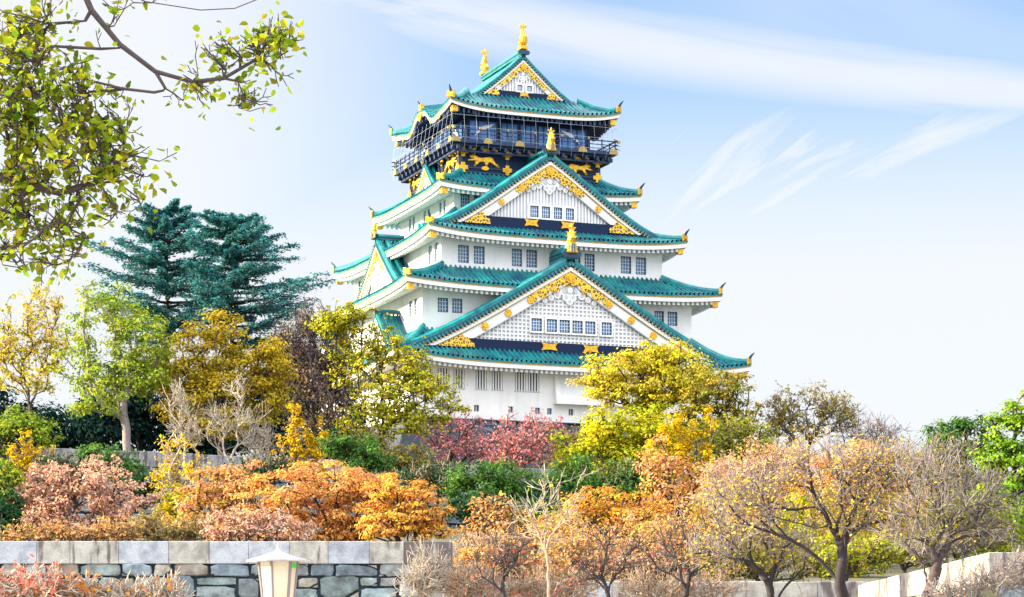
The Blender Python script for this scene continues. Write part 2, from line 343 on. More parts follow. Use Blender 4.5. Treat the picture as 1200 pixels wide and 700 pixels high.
def granite(name, c, c2, stain=0, warm=None):
    m = D.materials.new(name); m.use_nodes = True; t = m.node_tree; b = t.nodes['Principled BSDF']; b.inputs['Roughness'].default_value = .85
    co = t.nodes.new('ShaderNodeTexCoord')
    def nz(s, d, stretch=None):
        n = t.nodes.new('ShaderNodeTexNoise'); n.inputs['Scale'].default_value = s; n.inputs['Detail'].default_value = d
        if stretch:
            mp = t.nodes.new('ShaderNodeMapping'); mp.inputs['Scale'].default_value = stretch; t.links.new(co.outputs['Object'], mp.inputs[0]); t.links.new(mp.outputs[0], n.inputs[0])
        else: t.links.new(co.outputs['Object'], n.inputs[0])
        return n
    n1 = nz(3, 10); r = t.nodes.new('ShaderNodeValToRGB'); r.color_ramp.elements[0].position = .32; r.color_ramp.elements[1].position = .60
    r.color_ramp.elements[0].color = (*c2, 1); r.color_ramp.elements[1].color = (*c, 1); t.links.new(n1.outputs[0], r.inputs[0]); last = r.outputs[0]
    n3 = nz(45, 3); r3 = t.nodes.new('ShaderNodeMapRange'); r3.inputs[1].default_value = .35; r3.inputs[2].default_value = .65; r3.inputs[3].default_value = .74; r3.inputs[4].default_value = 1.18
    t.links.new(n3.outputs[0], r3.inputs[0]); sc = t.nodes.new('ShaderNodeVectorMath'); sc.operation = 'SCALE'
    t.links.new(last, sc.inputs[0]); t.links.new(r3.outputs[0], sc.inputs['Scale']); last = sc.outputs[0]
    if stain:
        n2 = nz(1.6, 7, (1.9, 1, .35)); r2 = t.nodes.new('ShaderNodeMapRange'); r2.inputs[1].default_value = .62-stain*.2; r2.inputs[2].default_value = .70-stain*.2
        t.links.new(n2.outputs[0], r2.inputs[0]); mi = t.nodes.new('ShaderNodeMix'); mi.data_type = 'RGBA'
        mul = t.nodes.new('ShaderNodeMath'); mul.operation = 'MULTIPLY'; mul.inputs[1].default_value = .85; t.links.new(r2.outputs[0], mul.inputs[0])
        t.links.new(mul.outputs[0], mi.inputs['Factor']); t.links.new(last, mi.inputs['A']); mi.inputs['B'].default_value = (.075, .055, .06, 1); last = mi.outputs['Result']
    t.links.new(last, b.inputs['Base Color'])
    bp = t.nodes.new('ShaderNodeBump'); bp.inputs['Strength'].default_value = .5; bp.inputs['Distance'].default_value = .03
    nb = nz(12, 8); t.links.new(nb.outputs[0], bp.inputs['Height']); t.links.new(bp.outputs[0], b.inputs['Normal'])
    return m
G_blue = granite('granite_blue', (.42, .45, .51), (.24, .27, .33)); G_beige = granite('granite_beige', (.44, .43, .40), (.25, .24, .23), .2)
G_stain = granite('granite_stained', (.42, .41, .40), (.30, .29, .28), 1.25); G_old = granite('granite_old', (.34, .34, .35), (.20, .20, .22), .5)

# nearest wall, faced with dry stones under squared coping blocks
YW = 75.0; zt = (HZ-635)/F*YW; zc = (HZ-661)/F*YW
wall = empty('stone_wall', ((265-600)/F*YW, YW, GZ), label='grey stone wall of fitted boulders under pale squared coping blocks behind the lantern', cat='wall')
ox, oy, oz = wall.location
rng = random.Random(5)
xr = (530-600)/F*YW; xl = -23.0
mb = MB(); stone_field(mb, xr-xl-1.0, zc-GZ, .80, rng, lambda s, o, z: (xl+s-ox, -o, z), gap=.05, deep=.13)
mb.build('boulder_facing', [M['stone'], M['mortar']], wall)
mb = MB(); mb.box((xl-ox, .1, 0), (xr-ox-.02, .95, zc-GZ-.004)); mb.build('core', M['mortar'], wall)
for i in range(7):                                  # squared corner stones
    mb = MB(); z1 = zc-GZ-.004-i*.78; rough_block(mb, (xr-ox-(.9 if i % 2 == 0 else 1.25), -.14, max(0, z1-.77)), (xr-ox-.004, .9, z1))
    mb.build('corner_stone', G_stain if i == 0 else G_old, wall)
edges = [-260, -180, -120, -60, 0, 44, 83, 140, 198.5, 246, 292, 340, 385, 433, 473.5, 530]
mats_c = [G_beige, G_blue, G_beige, G_blue, G_blue, G_beige, G_beige, G_blue, G_beige, G_blue, G_blue, G_beige, G_blue, G_beige, G_stain]
for i in range(len(edges)-1):
    x0 = (edges[i]-600)/F*YW-ox; x1 = (edges[i+1]-600)/F*YW-ox
    mb = MB(); rough_block(mb, (x0+.006, -.16, zc-GZ), (x1-.006, .8, zt-GZ+rng.uniform(-.012, .012)), bev=.015)
    b = mb.build('coping_block', mats_c[i], wall)
    if i == len(edges)-2: b['label'] = 'end coping block streaked with dark stains'

# lower wall across the recess, and the return wall whose sunlit face runs away from the viewer
zl = (HZ-682)/F*69.0
lw = empty('parapet_wall', (4.4, 69, GZ), label='low granite parapet seen through bare branches beyond the end of the boulder wall', cat='wall')
mb = MB(); stone_field(mb, 12.9, zl-.6-GZ, .8, rng, lambda s, o, z: (-2+s-4.4, -o, z)); mb.build('boulder_facing', [M['stone'], M['mortar']], lw)
x = -6.4
while x < 6.4:
    x1 = min(6.45, x+rng.uniform(1.1, 1.9)); mb = MB(); rough_block(mb, (x+.006, -.14, zl-.6-GZ+.004), (x1-.006, .75, zl-GZ+rng.uniform(-.012, .012)), bev=.015)
    mb.build('coping_block', rng.choice((G_blue, G_beige, G_old)), lw); x = x1
rw = empty('return_wall', (10.1, 50, GZ), label='pale stone wall corner with one sunlit face and one blue shaded face', cat='wall')
zr = (HZ-647)/F*50
G_sunlit = granite('granite_sunlit', (.40, .37, .33), (.27, .24, .21), .35)  # cream tone paints the sunlight into the granite of the sunny face
mb = MB(); stone_field(mb, 18.9, zr-.62-GZ, .7, rng, lambda s, o, z: (-o+.02, 18.9-s, z), cols=[(.42, .37, .29), (.36, .33, .28), (.45, .41, .33)])  # cream stones here: sunlight put into their colour
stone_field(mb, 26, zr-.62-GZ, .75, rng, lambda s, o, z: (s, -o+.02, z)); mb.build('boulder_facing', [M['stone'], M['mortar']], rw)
y = 0.0
while y < 18.9:
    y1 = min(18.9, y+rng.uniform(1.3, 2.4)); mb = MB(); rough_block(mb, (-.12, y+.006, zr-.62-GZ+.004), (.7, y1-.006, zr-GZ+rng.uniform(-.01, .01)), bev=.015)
    mb.build('coping_block', rng.choice((G_sunlit, G_sunlit, G_beige)), rw); y = y1
x = .704
while x < 24:
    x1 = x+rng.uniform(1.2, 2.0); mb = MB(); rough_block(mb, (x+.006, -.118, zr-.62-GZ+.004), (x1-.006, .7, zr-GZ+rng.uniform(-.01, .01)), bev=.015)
    mb.build('coping_block', rng.choice((G_blue, G_old)), rw); x = x1  # blue and grey granite only: this face's shade put into the colour
# second wall, on the slope below the castle, running back at an angle
g2 = 5.0; z2 = 14.0; ang = math.atan(.5)
w2 = empty('terrace_wall', (-28.4, 148, g2), ang, label='long grey terrace wall of rough stones half hidden by bushes on the slope', cat='wall')
mb = MB(); stone_field(mb, 112, z2-.95-g2, 1.0, rng, lambda s, o, z: (-34+s, -o, z), gap=.1, deep=.2); mb.build('boulder_facing', [M['stone'], M['mortar']], w2)
x = -34.0
while x < 78:
    x1 = min(78, x+rng.uniform(1.4, 3)); mb = MB(); rough_block(mb, (x+.01, -.2, z2-.95-g2+.004), (x1-.01, 1.0, z2-g2+rng.uniform(-.03, .03)), bev=.03)
    mb.build('coping_block', G_old, w2); x = x1

# ------------------------------------------------------------------ castle tower
TH = R(21.4); CX, CY, CZ = -.90, 250.0, 24.45
tower = empty('castle_tower', (CX, CY, CZ), TH, label='tall white castle tower with stacked teal tiled roofs and golden ornaments', cat='castle')
OFF = (0, 0, CZ)
def side(k, u0=0.0):
    return [lambda u, v, z: (u+u0, -v, z), lambda u, v, z: (v, u+u0, z), lambda u, v, z: (-u-u0, v, z), lambda u, v, z: (-v, -u-u0, z)][k]
def part(mb, name, m, parent=None, **k): return mb.build(name, m, parent or tower, OFF, **k)

def window(parent, T, u0, u1, z0, z1, v, style='lattice', deep=.24, surround=0):
    mb = MB(); w_, h = u1-u0, z1-z0
    vp = v-deep if not surround else v+.17
    mb.box((u0, vp-.03, z0), (u1, vp, z1), 0, T)
    vb = vp+.05
    if style == 'lattice':
        for i in range(1, 4): x = u0+w_*i/4; mb.box((x-.035, vb, z0), (x+.035, vb+.05, z1), 1, T)
        n = max(3, round(h/.34))
        for i in range(1, n): z = z0+h*i/n; mb.box((u0, vb+.005, z-.03), (u1, vb+.045, z+.03), 1, T)
        for x in (u0+.02, u1-.02): mb.box((x-.05, vb-.02, z0), (x+.05, vb+.06, z1), 2, T)
        for z in (z0+.03, z1-.03): mb.box((u0+.04, vb-.02, z-.05), (u1-.04, vb+.055, z+.05), 2, T)
        m = [M['glass'], M['wire'], M['tile_dark']]
    elif style == 'slats':
        n = 4
        for i in range(n): x = u0+w_*(i+.5)/n; mb.box((x-.055, vb+.04, z0), (x+.085, v-.03, z1), 1, T)
        mb.box((u0-.06, v-.02, z0-.12), (u1+.06, v+.07, z0-.003), 2, T)
        m = [M['slit'], M['white_paint'], M['relief']]
    else:
        mb.box((u0+w_*.42, vb, z0), (u0+w_*.58, vb+.05, z1), 1, T); m = [M['slit'], M['relief']]
    if surround:
        s = surround; k = len(m); m = m+[M['white_paint']]
        for a, b in (((u0-s, v, z0-s), (u0, v+.36, z1+s)), ((u1, v, z0-s), (u1+s, v+.36, z1+s)), ((u0, v, z1), (u1, v+.357, z1+s)), ((u0, v, z0-s), (u1, v+.357, z0))): mb.box(a, b, k, T)
    part(mb, 'window', m, parent)

def storey(wa, wb, z0, z1, m, holes, name='wall'):
    """four plastered sides with real openings; holes[k] = [(u0,u1,z0,z1,style)]"""
    mb = MB()
    for k in range(4):
        T = side(k); lu, v = (wa, wb) if k % 2 == 0 else (wb, wa); H = holes.get(k, [])
        us = sorted({-lu, lu, *[h[0] for h in H], *[h[1] for h in H]}); zs = sorted({z0, z1, *[h[2] for h in H], *[h[3] for h in H]})
        for i in range(len(us)-1):
            for j in range(len(zs)-1):
                cu, cz = (us[i]+us[i+1])/2, (zs[j]+zs[j+1])/2
                if any(h[0] < cu < h[1] and h[2] < cz < h[3] for h in H): continue
                mb.add([T(us[i], v, zs[j]), T(us[i+1], v, zs[j]), T(us[i+1], v, zs[j+1]), T(us[i], v, zs[j+1])], [(0, 1, 2, 3)])
        for a, b, c, d, st in H:
            q = [(a, c), (b, c), (b, d), (a, d)]
            for i in range(4):
                p, r_ = q[i], q[(i+1) % 4]
                mb.add([T(p[0], v, p[1]), T(r_[0], v, r_[1]), T(r_[0], v-.3, r_[1]), T(p[0], v-.3, p[1])], [(0, 1, 2, 3)])
    wo = part(mb, name, m)
    for k in holes:
        T = side(k); v = wb if k % 2 == 0 else wa
        for a, b, c, d, st in holes[k]: window(wo, T, a, b, c, d, v, st)
    return wo

def mir(l): return l+[(-b, -a) for a, b in l]
def H(spans, z0, z1, st='lattice'): return [(a, b, z0, z1, st) for a, b in spans]
s1 = [(-13.62, -12.5), (-12.06, -10.94), (-9.79, -8.65), (-8.12, -7.02), (-5.73, -4.6), (-4.38, -3.2)]
w1 = storey(16.5, 17.9, 24.45, 30.4, M['plaster'], {
    0: H(s1, 27.45, 29.25, 'slats')+H([(7.6, 8.7), (9.1, 10.2), (12.0, 13.1), (13.4, 14.5)], 27.45, 29.25, 'slats')
       + H([(-13.5, -13.0), (-9.96, -9.44), (-6.44, -5.93), (-3.62, -3.12), (-2.36, -1.87), (-.1, .4), (5.2, 5.7), (9.6, 10.1)], 25.25, 25.87, 'slit'),
    3: H(mir([(-15.5, -14.4), (-13.9, -12.8), (-6.2, -5.1), (-4.6, -3.5)]), 27.45, 29.25, 'slats')})
w2s = storey(14.36, 15.43, 30.5, 38.2, M['plaster'], {0: H(mir([(-12.79, -11.7), (-11.3, -10.24)]), 35.0, 36.4), 3: H(mir([(-13.9, -12.9), (-12.4, -11.4)]), 34.95, 36.5)})
w3s = storey(11.85, 13.78, 37.5, 43.4, M['plaster'], {0: H(mir([(-10.1, -8.95), (-8.45, -7.3), (-4.45, -3.35), (-2.9, -1.75)]), 40.22, 41.95), 3: H(mir([(10.0, 11.0), (11.8, 12.8)]), 40.4, 42.3)})
w4s = storey(8.55, 8.4, 43.5, 49.0, M['plaster'], {0: H(mir([(-7.85, -6.85), (-6.4, -5.4)]), 46.75, 48.15), 3: H([(-5.6, -4.8), (-4.4, -3.6), (-.9, -.1), (.3, 1.1), (3.9, 4.7), (5.1, 5.9)], 46.55, 47.95)})
# stone-drop bay that juts from the lowest wall
T = side(0); mb = MB()
mb.prism([(17.903, 29.7), (17.98, 29.7), (18.75, 26.5), (18.75, 26.25), (17.903, 26.25)], -1.7, 6.6, 0, lambda u, v, z: T(v, u, z))
part(mb, 'drop_bay', M['plaster'], w1)

def skirt(name, ia, ib, zt_, ea, eb, ze, rise, wa, wb, soff, bump=None, dark=False):
    """ribbed tile roof on four sides with white eaves, rafters, hip ridges and gilt corner ends"""
    rib = [(0, 0), (.26, 0), (.29, .17), (.38, .25), (.47, .17)]; per = .50; nt = 9
    V = []; Q = []; eave = MB(); corners = []
    g = lambda t: 1.32*t-.32*t*t
    for k in range(4):
        T = side(k); Li, Lo, Vi, Vo = (ia, ea, ib, eb) if k % 2 == 0 else (ib, eb, ia, ea)
        bf = (lambda u: bump(u) if bump and k % 2 == 1 else 0)
        zf = lambda u, t: zt_+(ze-zt_)*g(t)+rise*(abs(u)/Lo)**4*t*t+bf(u)*t**2.5
        us, hs = [], []
        x = -Lo
        while x < Lo-.52:
            for d, h in rib: us.append(x+d); hs.append(h)
            x += per
        us.append(Lo); hs.append(0); us = np.array(us); hs = np.array(hs)
        base = len(V)
        for u, h in zip(us, hs):
            t0 = max(0, (abs(u)-Li)/(Lo-Li))
            for j in range(nt):
                t = t0+(1-t0)*j/(nt-1); V.append(T(u, Vi+(Vo-Vi)*t, zf(u, t)+h*(1 if t0 < .98 else .2)))
        n = len(us)
        for i in range(n-1):
            for j in range(nt-1):
                a = base+i*nt+j; Q.append((a, a+nt, a+nt+1, a+1))
        # eaves: lip of tiles, thin gilt line, white board, rafters, soffit
        U = np.linspace(-Lo, Lo, 61 if bump else 41)
        def strip(o0, o1, d0, d1, mi):
            vs = []
            for u in U:
                z = zf(u, 1)
                for dv, dz in ((d0, o0), (d0, o1), (d1, o1), (d1, o0)): vs.append(T(u*(Lo+dv)/Lo, Vo+dv, z+dz))
            m_ = len(U)
            eave.add(vs, [(i*4+j, i*4+(j+1) % 4, (i+1)*4+(j+1) % 4, (i+1)*4+j) for i in range(m_-1) for j in range(4)], mi)
        strip(.0, -.13, .03, -.5, 0); strip(-.135, -.24, -.01, -.45, 1); strip(-.245, -.66 if not dark else -.55, -.07, -.3, 2)
        Sv = []
        Vw = wb if k % 2 == 0 else wa; Lw = wa if k % 2 == 0 else wb
        for u in U:
            z = zf(u, 1)
            Sv += [T(u*(Lo-.25)/Lo, Vo-.25, z-.55), T(u/Lo*Lw, Vw-.02, soff+.3*bf(u))]
        eave.add(Sv, [(2*i, 2*i+1, 2*i+3, 2*i+2) for i in range(len(U)-1)], 3)
        rs = .52; nr = int(2*(Lo-.5)/rs)
        for i in range(nr+1):
            u = -Lo+.5+(2*Lo-1)*i/nr; z = zf(u, 1)
            v1 = max(Vw+.05, Vo-3.0); dep = (Vo-.32-v1); sl = (soff-(z-.55))/(Vo-.25-Vw)
            if abs(u) > Lw: v1 = Vo-.32-min(dep, (Lo-abs(u))*1.0+.1); dep = Vo-.32-v1
            a0 = z-.60; a1 = z-.60+sl*dep*.9
            hw = .13; h = .36
            vs = [T(u-hw, Vo-.34, a0-h), T(u+hw, Vo-.34, a0-h), T(u+hw, Vo-.34, a0+.12), T(u-hw, Vo-.34, a0+.12), T(u-hw, v1, a1-h), T(u+hw, v1, a1-h), T(u+hw, v1, a1+.12), T(u-hw, v1, a1+.12)]
            eave.add(vs, [(0, 1, 2, 3), (0, 4, 5, 1), (1, 5, 6, 2), (3, 7, 4, 0)], 3)
        # hip ridge on this side's right-hand corner
        hips = MB(); gilt = MB(); corners.append((hips, gilt))
        P = [T(Li+(Lo-Li)*t, Vi+(Vo-Vi)*t, zf(Lo*(Li+(Lo-Li)*t)/Lo, t)) for t in np.linspace(0, .955, 16)]
        hips.sweep(P, [(-.34, -.05), (-.36, .30), (-.22, .52), (0, .60), (.22, .52), (.36, .30), (.34, -.05)], 0)
        e = np.array(P[-1]); d = np.array(P[-1])-np.array(P[-2]); d[2] = 0; d /= np.linalg.norm(d); nrm = np.array([d[1], -d[0], 0])
        for s_, (lo, hi, zz0, zz1, hw) in enumerate(((.0, .16, -.05, .62, .42), (.16, .24, .05, .5, .3))):
            vs = [tuple(e+d*a+nrm*b+np.array([0, 0, c])) for c in (zz0, zz1) for a, b in ((lo, -hw), (lo, hw), (hi, hw), (hi, -hw))]
            gilt.add(vs, [(0, 3, 2, 1), (4, 5, 6, 7), (0, 1, 5, 4), (1, 2, 6, 5), (2, 3, 7, 6), (3, 0, 4, 7)], 0)
        gilt.tube([e+d*.05+np.array([0, 0, .5]), e+d*.3+np.array([0, 0, .85]), e+d*.62+np.array([0, 0, 1.15])], [.15, .11, .04], 6, 1)
        c_ = np.array(T(Lo-.62, Vo-.62, ze+rise-1.02))
        gm = MB(); gm.box(tuple(c_-.3), tuple(c_+np.array([.3, .3, .26])), 0); corners[-1] = (hips, gilt, gm)
    ro = np_mesh(name, np.array(V)-np.array(OFF), Q, [M['tile']], tower, smooth=False)
    part(eave, 'eave', [M['tile_ridge'], M['gilt_dull'], M['white_wood'], M['lacquer'] if dark else M['white_wood']], ro)
    for hips, gilt, gm in corners: part(gm, 'rafter_cap', M['gold'], ro); part(hips, 'hip_ridge', M['tile_ridge'], ro); part(gilt, 'ridge_end', [M['gold'], M['tile_dark']], ro)
    return ro
r1 = skirt('roof', 14.36, 15.43, 33.3, 18.75, 20.0, 29.95, .95, 16.5, 17.9, 30.05)
r2 = skirt('roof', 11.85, 13.78, 39.75, 16.75, 17.6, 37.62, .5, 14.36, 15.43, 37.75)
r3 = skirt('roof', 8.55, 8.4, 46.2, 13.8, 15.7, 42.95, .65, 11.85, 13.78, 43.05)
r4 = skirt('roof', 7.64, 7.64, 50.35, 10.9, 10.8, 48.55, .4, 8.55, 8.4, 48.6)
kara = lambda u: 1.15*math.exp(-(u/2.5)**4)-.25*math.exp(-((abs(u)-4.0)/1.3)**2)
r5 = skirt('roof', 6.2, 5.5, 59.0, 9.23, 9.23, 56.85, .72, 6.9, 6.9, 56.75, bump=kara, dark=True)

def statue(mb, c, h, T, lean=0):
    """gilded bell-shaped base and an upright fish seen end on"""
    x, y, z = c; s = h/2.7
    mb.lathe([(.62*s, 0), (.66*s, .12*s), (.55*s, .3*s), (.52*s, .8*s), (.42*s, 1.05*s), (.46*s, 1.15*s), (.3*s, 1.28*s)], c, 10, 0, T, 1, .75)
    mb.prism([(x+a*s, z+b*s) for a, b in ((-.27, .1), (.27, .1), (.27, .55), (.16, .8), (0, .9), (-.16, .8), (-.27, .55))], y+.36*s, y+.5*s, 1, T)
    for i in range(3): mb.prism([(x+(-.2+.2*i-.03)*s, z+.1*s), (x+(-.2+.2*i+.03)*s, z+.1*s), (x+(-.2+.2*i+.03)*s, z+.8*s), (x+(-.2+.2*i-.03)*s, z+.8*s)], y+.45*s, y+.53*s, 0, T)
    P = [(x+a*s, y+b*s, z+d*s) for a, b, d in ((0, 0, 1.1), (.02, .12, 1.4), (-.05, .06, 1.75), (.05, -.05, 2.05), (-.02, -.02, 2.35), (0, .05, 2.72))]
    mb.tube(P, [.40*s, .38*s, .31*s, .22*s, .15*s, .03*s], 8, 0, T)
    for a, z0, l in ((1, 1.35, .34), (-1, 1.35, .34), (1, 1.8, .26), (-1, 1.75, .3), (1, 2.2, .2), (-1, 2.25, .18)):
        mb.prism([(x+a*.2*s, z+(z0-.12)*s), (x+a*(.26+l)*s, z+(z0+.22)*s), (x+a*.15*s, z+(z0+.2)*s)], y-.06*s, y+.06*s, 0, T)
def fish(mb, y, z, h, out, T):
    """gilded fish balancing on its head, tail in the air"""
    s = h/2.6
    mb.box((-.42*s, y-.5*s, z), (.42*s, y+.5*s, z+.35*s), 0, T)
    P = [(0, y-out*.55*s, z+.55*s), (0, y-out*.25*s, z+.62*s), (0, y+out*.12*s, z+.9*s), (0, y+out*.2*s, z+1.3*s), (0, y+out*.05*s, z+1.7*s), (0, y-out*.05*s, z+2.05*s), (0, y+out*.1*s, z+2.35*s)]
    mb.tube(P, [.22*s, .42*s, .46*s, .38*s, .28*s, .18*s, .06*s], 10, 0, T)
    for i in range(7):
        t = z+(.75+.2*i)*s; mb.prism([(-.05*s, t), (.05*s, t), (.05*s, t+.25*s), (-.05*s, t+.25*s)], y+out*.3*s, y+out*(.62-.05*i)*s, 0, T)
    for a in (1, -1):
        mb.prism([(a*.3*s, z+.7*s), (a*.62*s, z+1.15*s), (a*.3*s, z+1.05*s)], y-.08*s, y+.08*s, 0, T)
        mb.prism([(0, z+2.1*s), (a*.42*s, z+2.45*s), (a*.30*s, z+2.75*s), (a*.1*s, z+2.5*s)], y-.05*s, y+.07*s, 0, T)
    mb.prism([(-.08*s, z+2.2*s), (.08*s, z+2.2*s), (.03*s, z+3.0*s), (-.03*s, z+3.0*s)], y-.04*s, y+.06*s, 0, T)

def gable(k, u0, vf, vb, pts, band, s, ridge_h, lattice=.42, wins=(), win_z=None, discs=(), plaques=(), finial=2.6, ridge_back=None, wend=None, lat_v_only=False, gilt_apex=True, corner_gilt=True):
    T = side(k, u0); pw, pz = np.array(pts).T
    co = np.polyfit(np.r_[pw, 0, 0], np.r_[pz, pz[0], pz[0]], 3)
    zc_ = lambda w_: np.polyval(co, np.abs(w_))
    W = wend or pw[-1]; ws = np.linspace(0, W, 41); zb1, zb0 = band
    oi = -2.62*s                                              # inner edge of the barge boards
    def band_(mb, o0, o1, d0, d1, mi=0, w0=0, w1=None, floor=None, f=None, g_=None, sides=(1, -1)):
        for sg in sides:
            vs = []; n = 0
            for w_ in np.linspace(w0, w1 or W, 49):
                if floor is not None and zc_(w_)+o0 < floor: break
                a = zc_(w_)+o0 if g_ is None else g_(w_); b = zc_(w_)+o1 if f is None else f(w_)
                if floor is not None: a = max(a, floor+.01); b = max(b, floor)
                if a-b < .012: a = b+.012
                vs += [T(sg*w_, d0, a), T(sg*w_, d0, b), T(sg*w_, d1, b), T(sg*w_, d1, a)]; n += 1
            mb.add(vs, [(i*4+j, i*4+(j+1) % 4, (i+1)*4+(j+1) % 4, (i+1)*4+j) for i in range(n-1) for j in range(4)]+[(0, 3, 2, 1), ((n-1)*4, (n-1)*4+1, (n-1)*4+2, (n-1)*4+3)], mi)
    # tympanum with its lattice
    mb = MB(); wall_v = vf-.85*s
    poly = [(-W, zb0-.8)]+[(-w_, zc_(w_)-1.2*s) for w_ in ws[::-1] if zc_(w_)-1.2*s > zb0-.8]+[(w_, zc_(w_)-1.2*s) for w_ in ws[1:] if zc_(w_)-1.2*s > zb0-.8]+[(W, zb0-.8)]
    mb.prism(poly, wall_v-.3, wall_v, 1 if lattice else 0, T)
    if lattice:
        wl = ws[np.argmin(np.abs(zc_(ws)+oi-zb1))]; x = -wl
        n = int(2*wl/lattice)
        for i in range(n+1):
            x = -wl+2*wl*i/n; z1 = zc_(x)+oi-.02
            if z1 > zb1+.05: mb.box((x-.075, wall_v, zb1), (x+.075, wall_v+.13, z1), 0, T)
        z = zb1+.3
        while z < zc_(0)+oi and not lat_v_only:
            wz = max([0]+[w_ for w_ in ws if zc_(w_)+oi > z])
            if wz > .2: mb.box((-wz, wall_v, z-.075), (wz, wall_v+.125, z+.075), 0, T)
            z += lattice*.92
    go = part(mb, 'gable', [M['plaster'], M['relief']])
    # tiles of the two slopes, ribs running down from the ridge
    V = []; Q = []; rib = [(0, 0), (.15, 0), (.20, .1), (.28, .14), (.36, .1)]
    ds, hs = [], []; x = vb
    while x < vf-.3:
        for d, h in rib:
            if x+d < vf-.25: ds.append(x+d); hs.append(h)
        x += .42
    ds.append(vf-.25); hs.append(0); nw = 22; wv = np.linspace(0, W, nw)
    for sg in (1, -1):
        base = len(V)
        for d, h in zip(ds, hs):
            for w_ in wv: V.append(T(sg*w_, d, zc_(w_)-.5*s+h))
        Q += [(base+i*nw+j, base+(i+1)*nw+j, base+(i+1)*nw+j+1, base+i*nw+j+1) for i in range(len(ds)-1) for j in range(nw-1)]
    np_mesh('gable_roof', np.array(V)-np.array(OFF), Q, [M['tile']], go)
    mb = MB(); band_(mb, -.52*s, -.95*s, vf-.5, vb, 0); part(mb, 'roof_underside', M['white_wood'], go)
    # verge: tile rolls, dark tile ends, row of little end discs, white trim
    mb = MB()
    for sg in (1, -1):
        P = [(sg*w_, vf-.55*s, zc_(w_)) for w_ in ws[1:]]
        mb.sweep([T(*p) for p in P], [(-.36*s, -.55*s), (-.36*s, -.12*s), (-.15*s, .02*s), (.15*s, .02*s), (.36*s, -.12*s), (.36*s, -.55*s)], 0)
        P = [(sg*w_, vf-1.7*s, zc_(w_)) for w_ in ws[1:]]
        mb.sweep([T(*p) for p in P], [(-.36*s, -.55*s), (-.36*s, -.02*s), (-.15*s, .12*s), (.15*s, .12*s), (.36*s, -.02*s), (.36*s, -.55*s)], 0)
    band_(mb, -.46*s, -.92*s, vf-.12*s, vf-.9*s, 1)
    L_ = np.r_[0, np.cumsum(np.hypot(np.diff(ws), np.diff(zc_(ws))))]
    for l in np.arange(.2, L_[-1], .42*max(.8, s)):
        w_ = np.interp(l, L_, ws)
        for sg in (1, -1):
            mb.disc(sg*w_, zc_(w_)-.72*s, .15*s, vf-.13*s, vf-.04*s, 0, T, 6); mb.disc(sg*(w_+.2*s), zc_(w_+.2*s)-1.0*s, .11*s, vf-.2*s, vf-.06*s, 2, T, 6)
    part(mb, 'verge', [M['tile_ridge'], M['tile_dark'], M['gilt_dull']], go)
    mb = MB(); band_(mb, -1.06*s, -1.42*s, vf-.2*s, vf-.6*s, 0, floor=zb0); band_(mb, -1.42*s, -1.52*s, vf-.26*s, vf-.5*s, 1, floor=zb0)
    band_(mb, -1.52*s, oi, vf-.38*s, vf-.66*s, 0, floor=zb1)
    band_(mb, oi+.12*s, oi, vf-.34*s, vf-.5*s, 2, floor=zb1)
    for w_ in discs:
        for sg in (1, -1):
            z = zc_(w_)-2.03*s; mb.disc(sg*w_, z, .36*s, vf-.39*s, vf-.28*s, 3, T, 14); mb.disc(sg*w_, z, .16*s, vf-.29*s, vf-.22*s, 3, T, 8)
            for q in range(6): mb.disc(sg*w_+.27*s*math.cos(q*1.047), z+.27*s*math.sin(q*1.047), .13*s, vf-.30*s, vf-.25*s, 3, T, 8)
    part(mb, 'barge_board', [M['white_wood'], M['gilt_dull'], M['relief'], M['gold']], go)
    if gilt_apex:
        mb = MB(); wa_ = (4.2 if k == 0 else 3.0)*s
        low = lambda w_: zc_(w_)-1.5*s-(1.05+.22*math.sin(w_*5.2/s)+.18*math.sin(w_*11/s))*s*(1-.25*(w_/wa_)**2)*(1 if w_ < .92*wa_ else .5)
        band_(mb, -1.5*s, 0, vf-.39*s, vf-.27*s, 0, w1=wa_, f=low)
        mb.disc(0, zc_(0)-2.15*s, .50*s, vf-.3*s, vf-.15*s, 1, T, 16); mb.disc(0, zc_(0)-2.15*s, .28*s, vf-.2*s, vf-.08*s, 1, T, 12)
        part(mb, 'gilt_crest', [M['filigree'], M['gold']], go)
        mb = MB(); z = zc_(0)-3.35*s                           # carved white pendant under the crest
        for x, dz, r_, q in ((0, 0, .62, 1), (.62, -.05, .46, 1), (-.62, -.05, .46, 1), (.35, -.62, .4, 0), (-.35, -.62, .4, 0), (0, -1.0, .38, 1), (1.3, -.42, .4, 0), (-1.3, -.42, .4, 0), (1.95, -.75, .3, 1), (-1.95, -.75, .3, 1), (2.6, -1.05, .26, 0), (-2.6, -1.05, .26, 0)):
            mb.disc(x*s, z+dz*s, r_*s, vf-.75*s, vf-(.5-.03*q)*s, 0, T, 12); mb.disc(x*s, z+dz*s, r_*.45*s, vf-.52*s, vf-(.44-.03*q)*s, 1, T, 8)
        mb.disc(0, z+.02*s, .3*s, vf-.5*s, vf-.36*s, 0, T, 6)
        part(mb, 'carved_pendant', [M['white_wood'], M['relief']], go)
    if corner_gilt:
        w_in = ws[np.argmin(np.abs(zc_(ws)+oi-zb1))]; w_out = ws[np.argmin(np.abs(zc_(ws)-1.5*s-zb0-.1))]; wm = w_in+(w_out-w_in)*.36
        top = lambda w_: zc_(w_)-1.55*s if w_ > wm else zb0+.3+(zc_(wm)-1.55*s-zb0-.3)*max(0, (w_-w_in)/(wm-w_in))**.8+.1*math.sin(w_*9)
        for sg in (1, -1):
            mb = MB(); band_(mb, 0, 0, vf-.37*s, vf-.24*s, 0, w0=w_in, w1=w_out, g_=top, f=lambda w_: zb0+.03, sides=(sg,))
            part(mb, 'corner_gilding', M['filigree'], go)
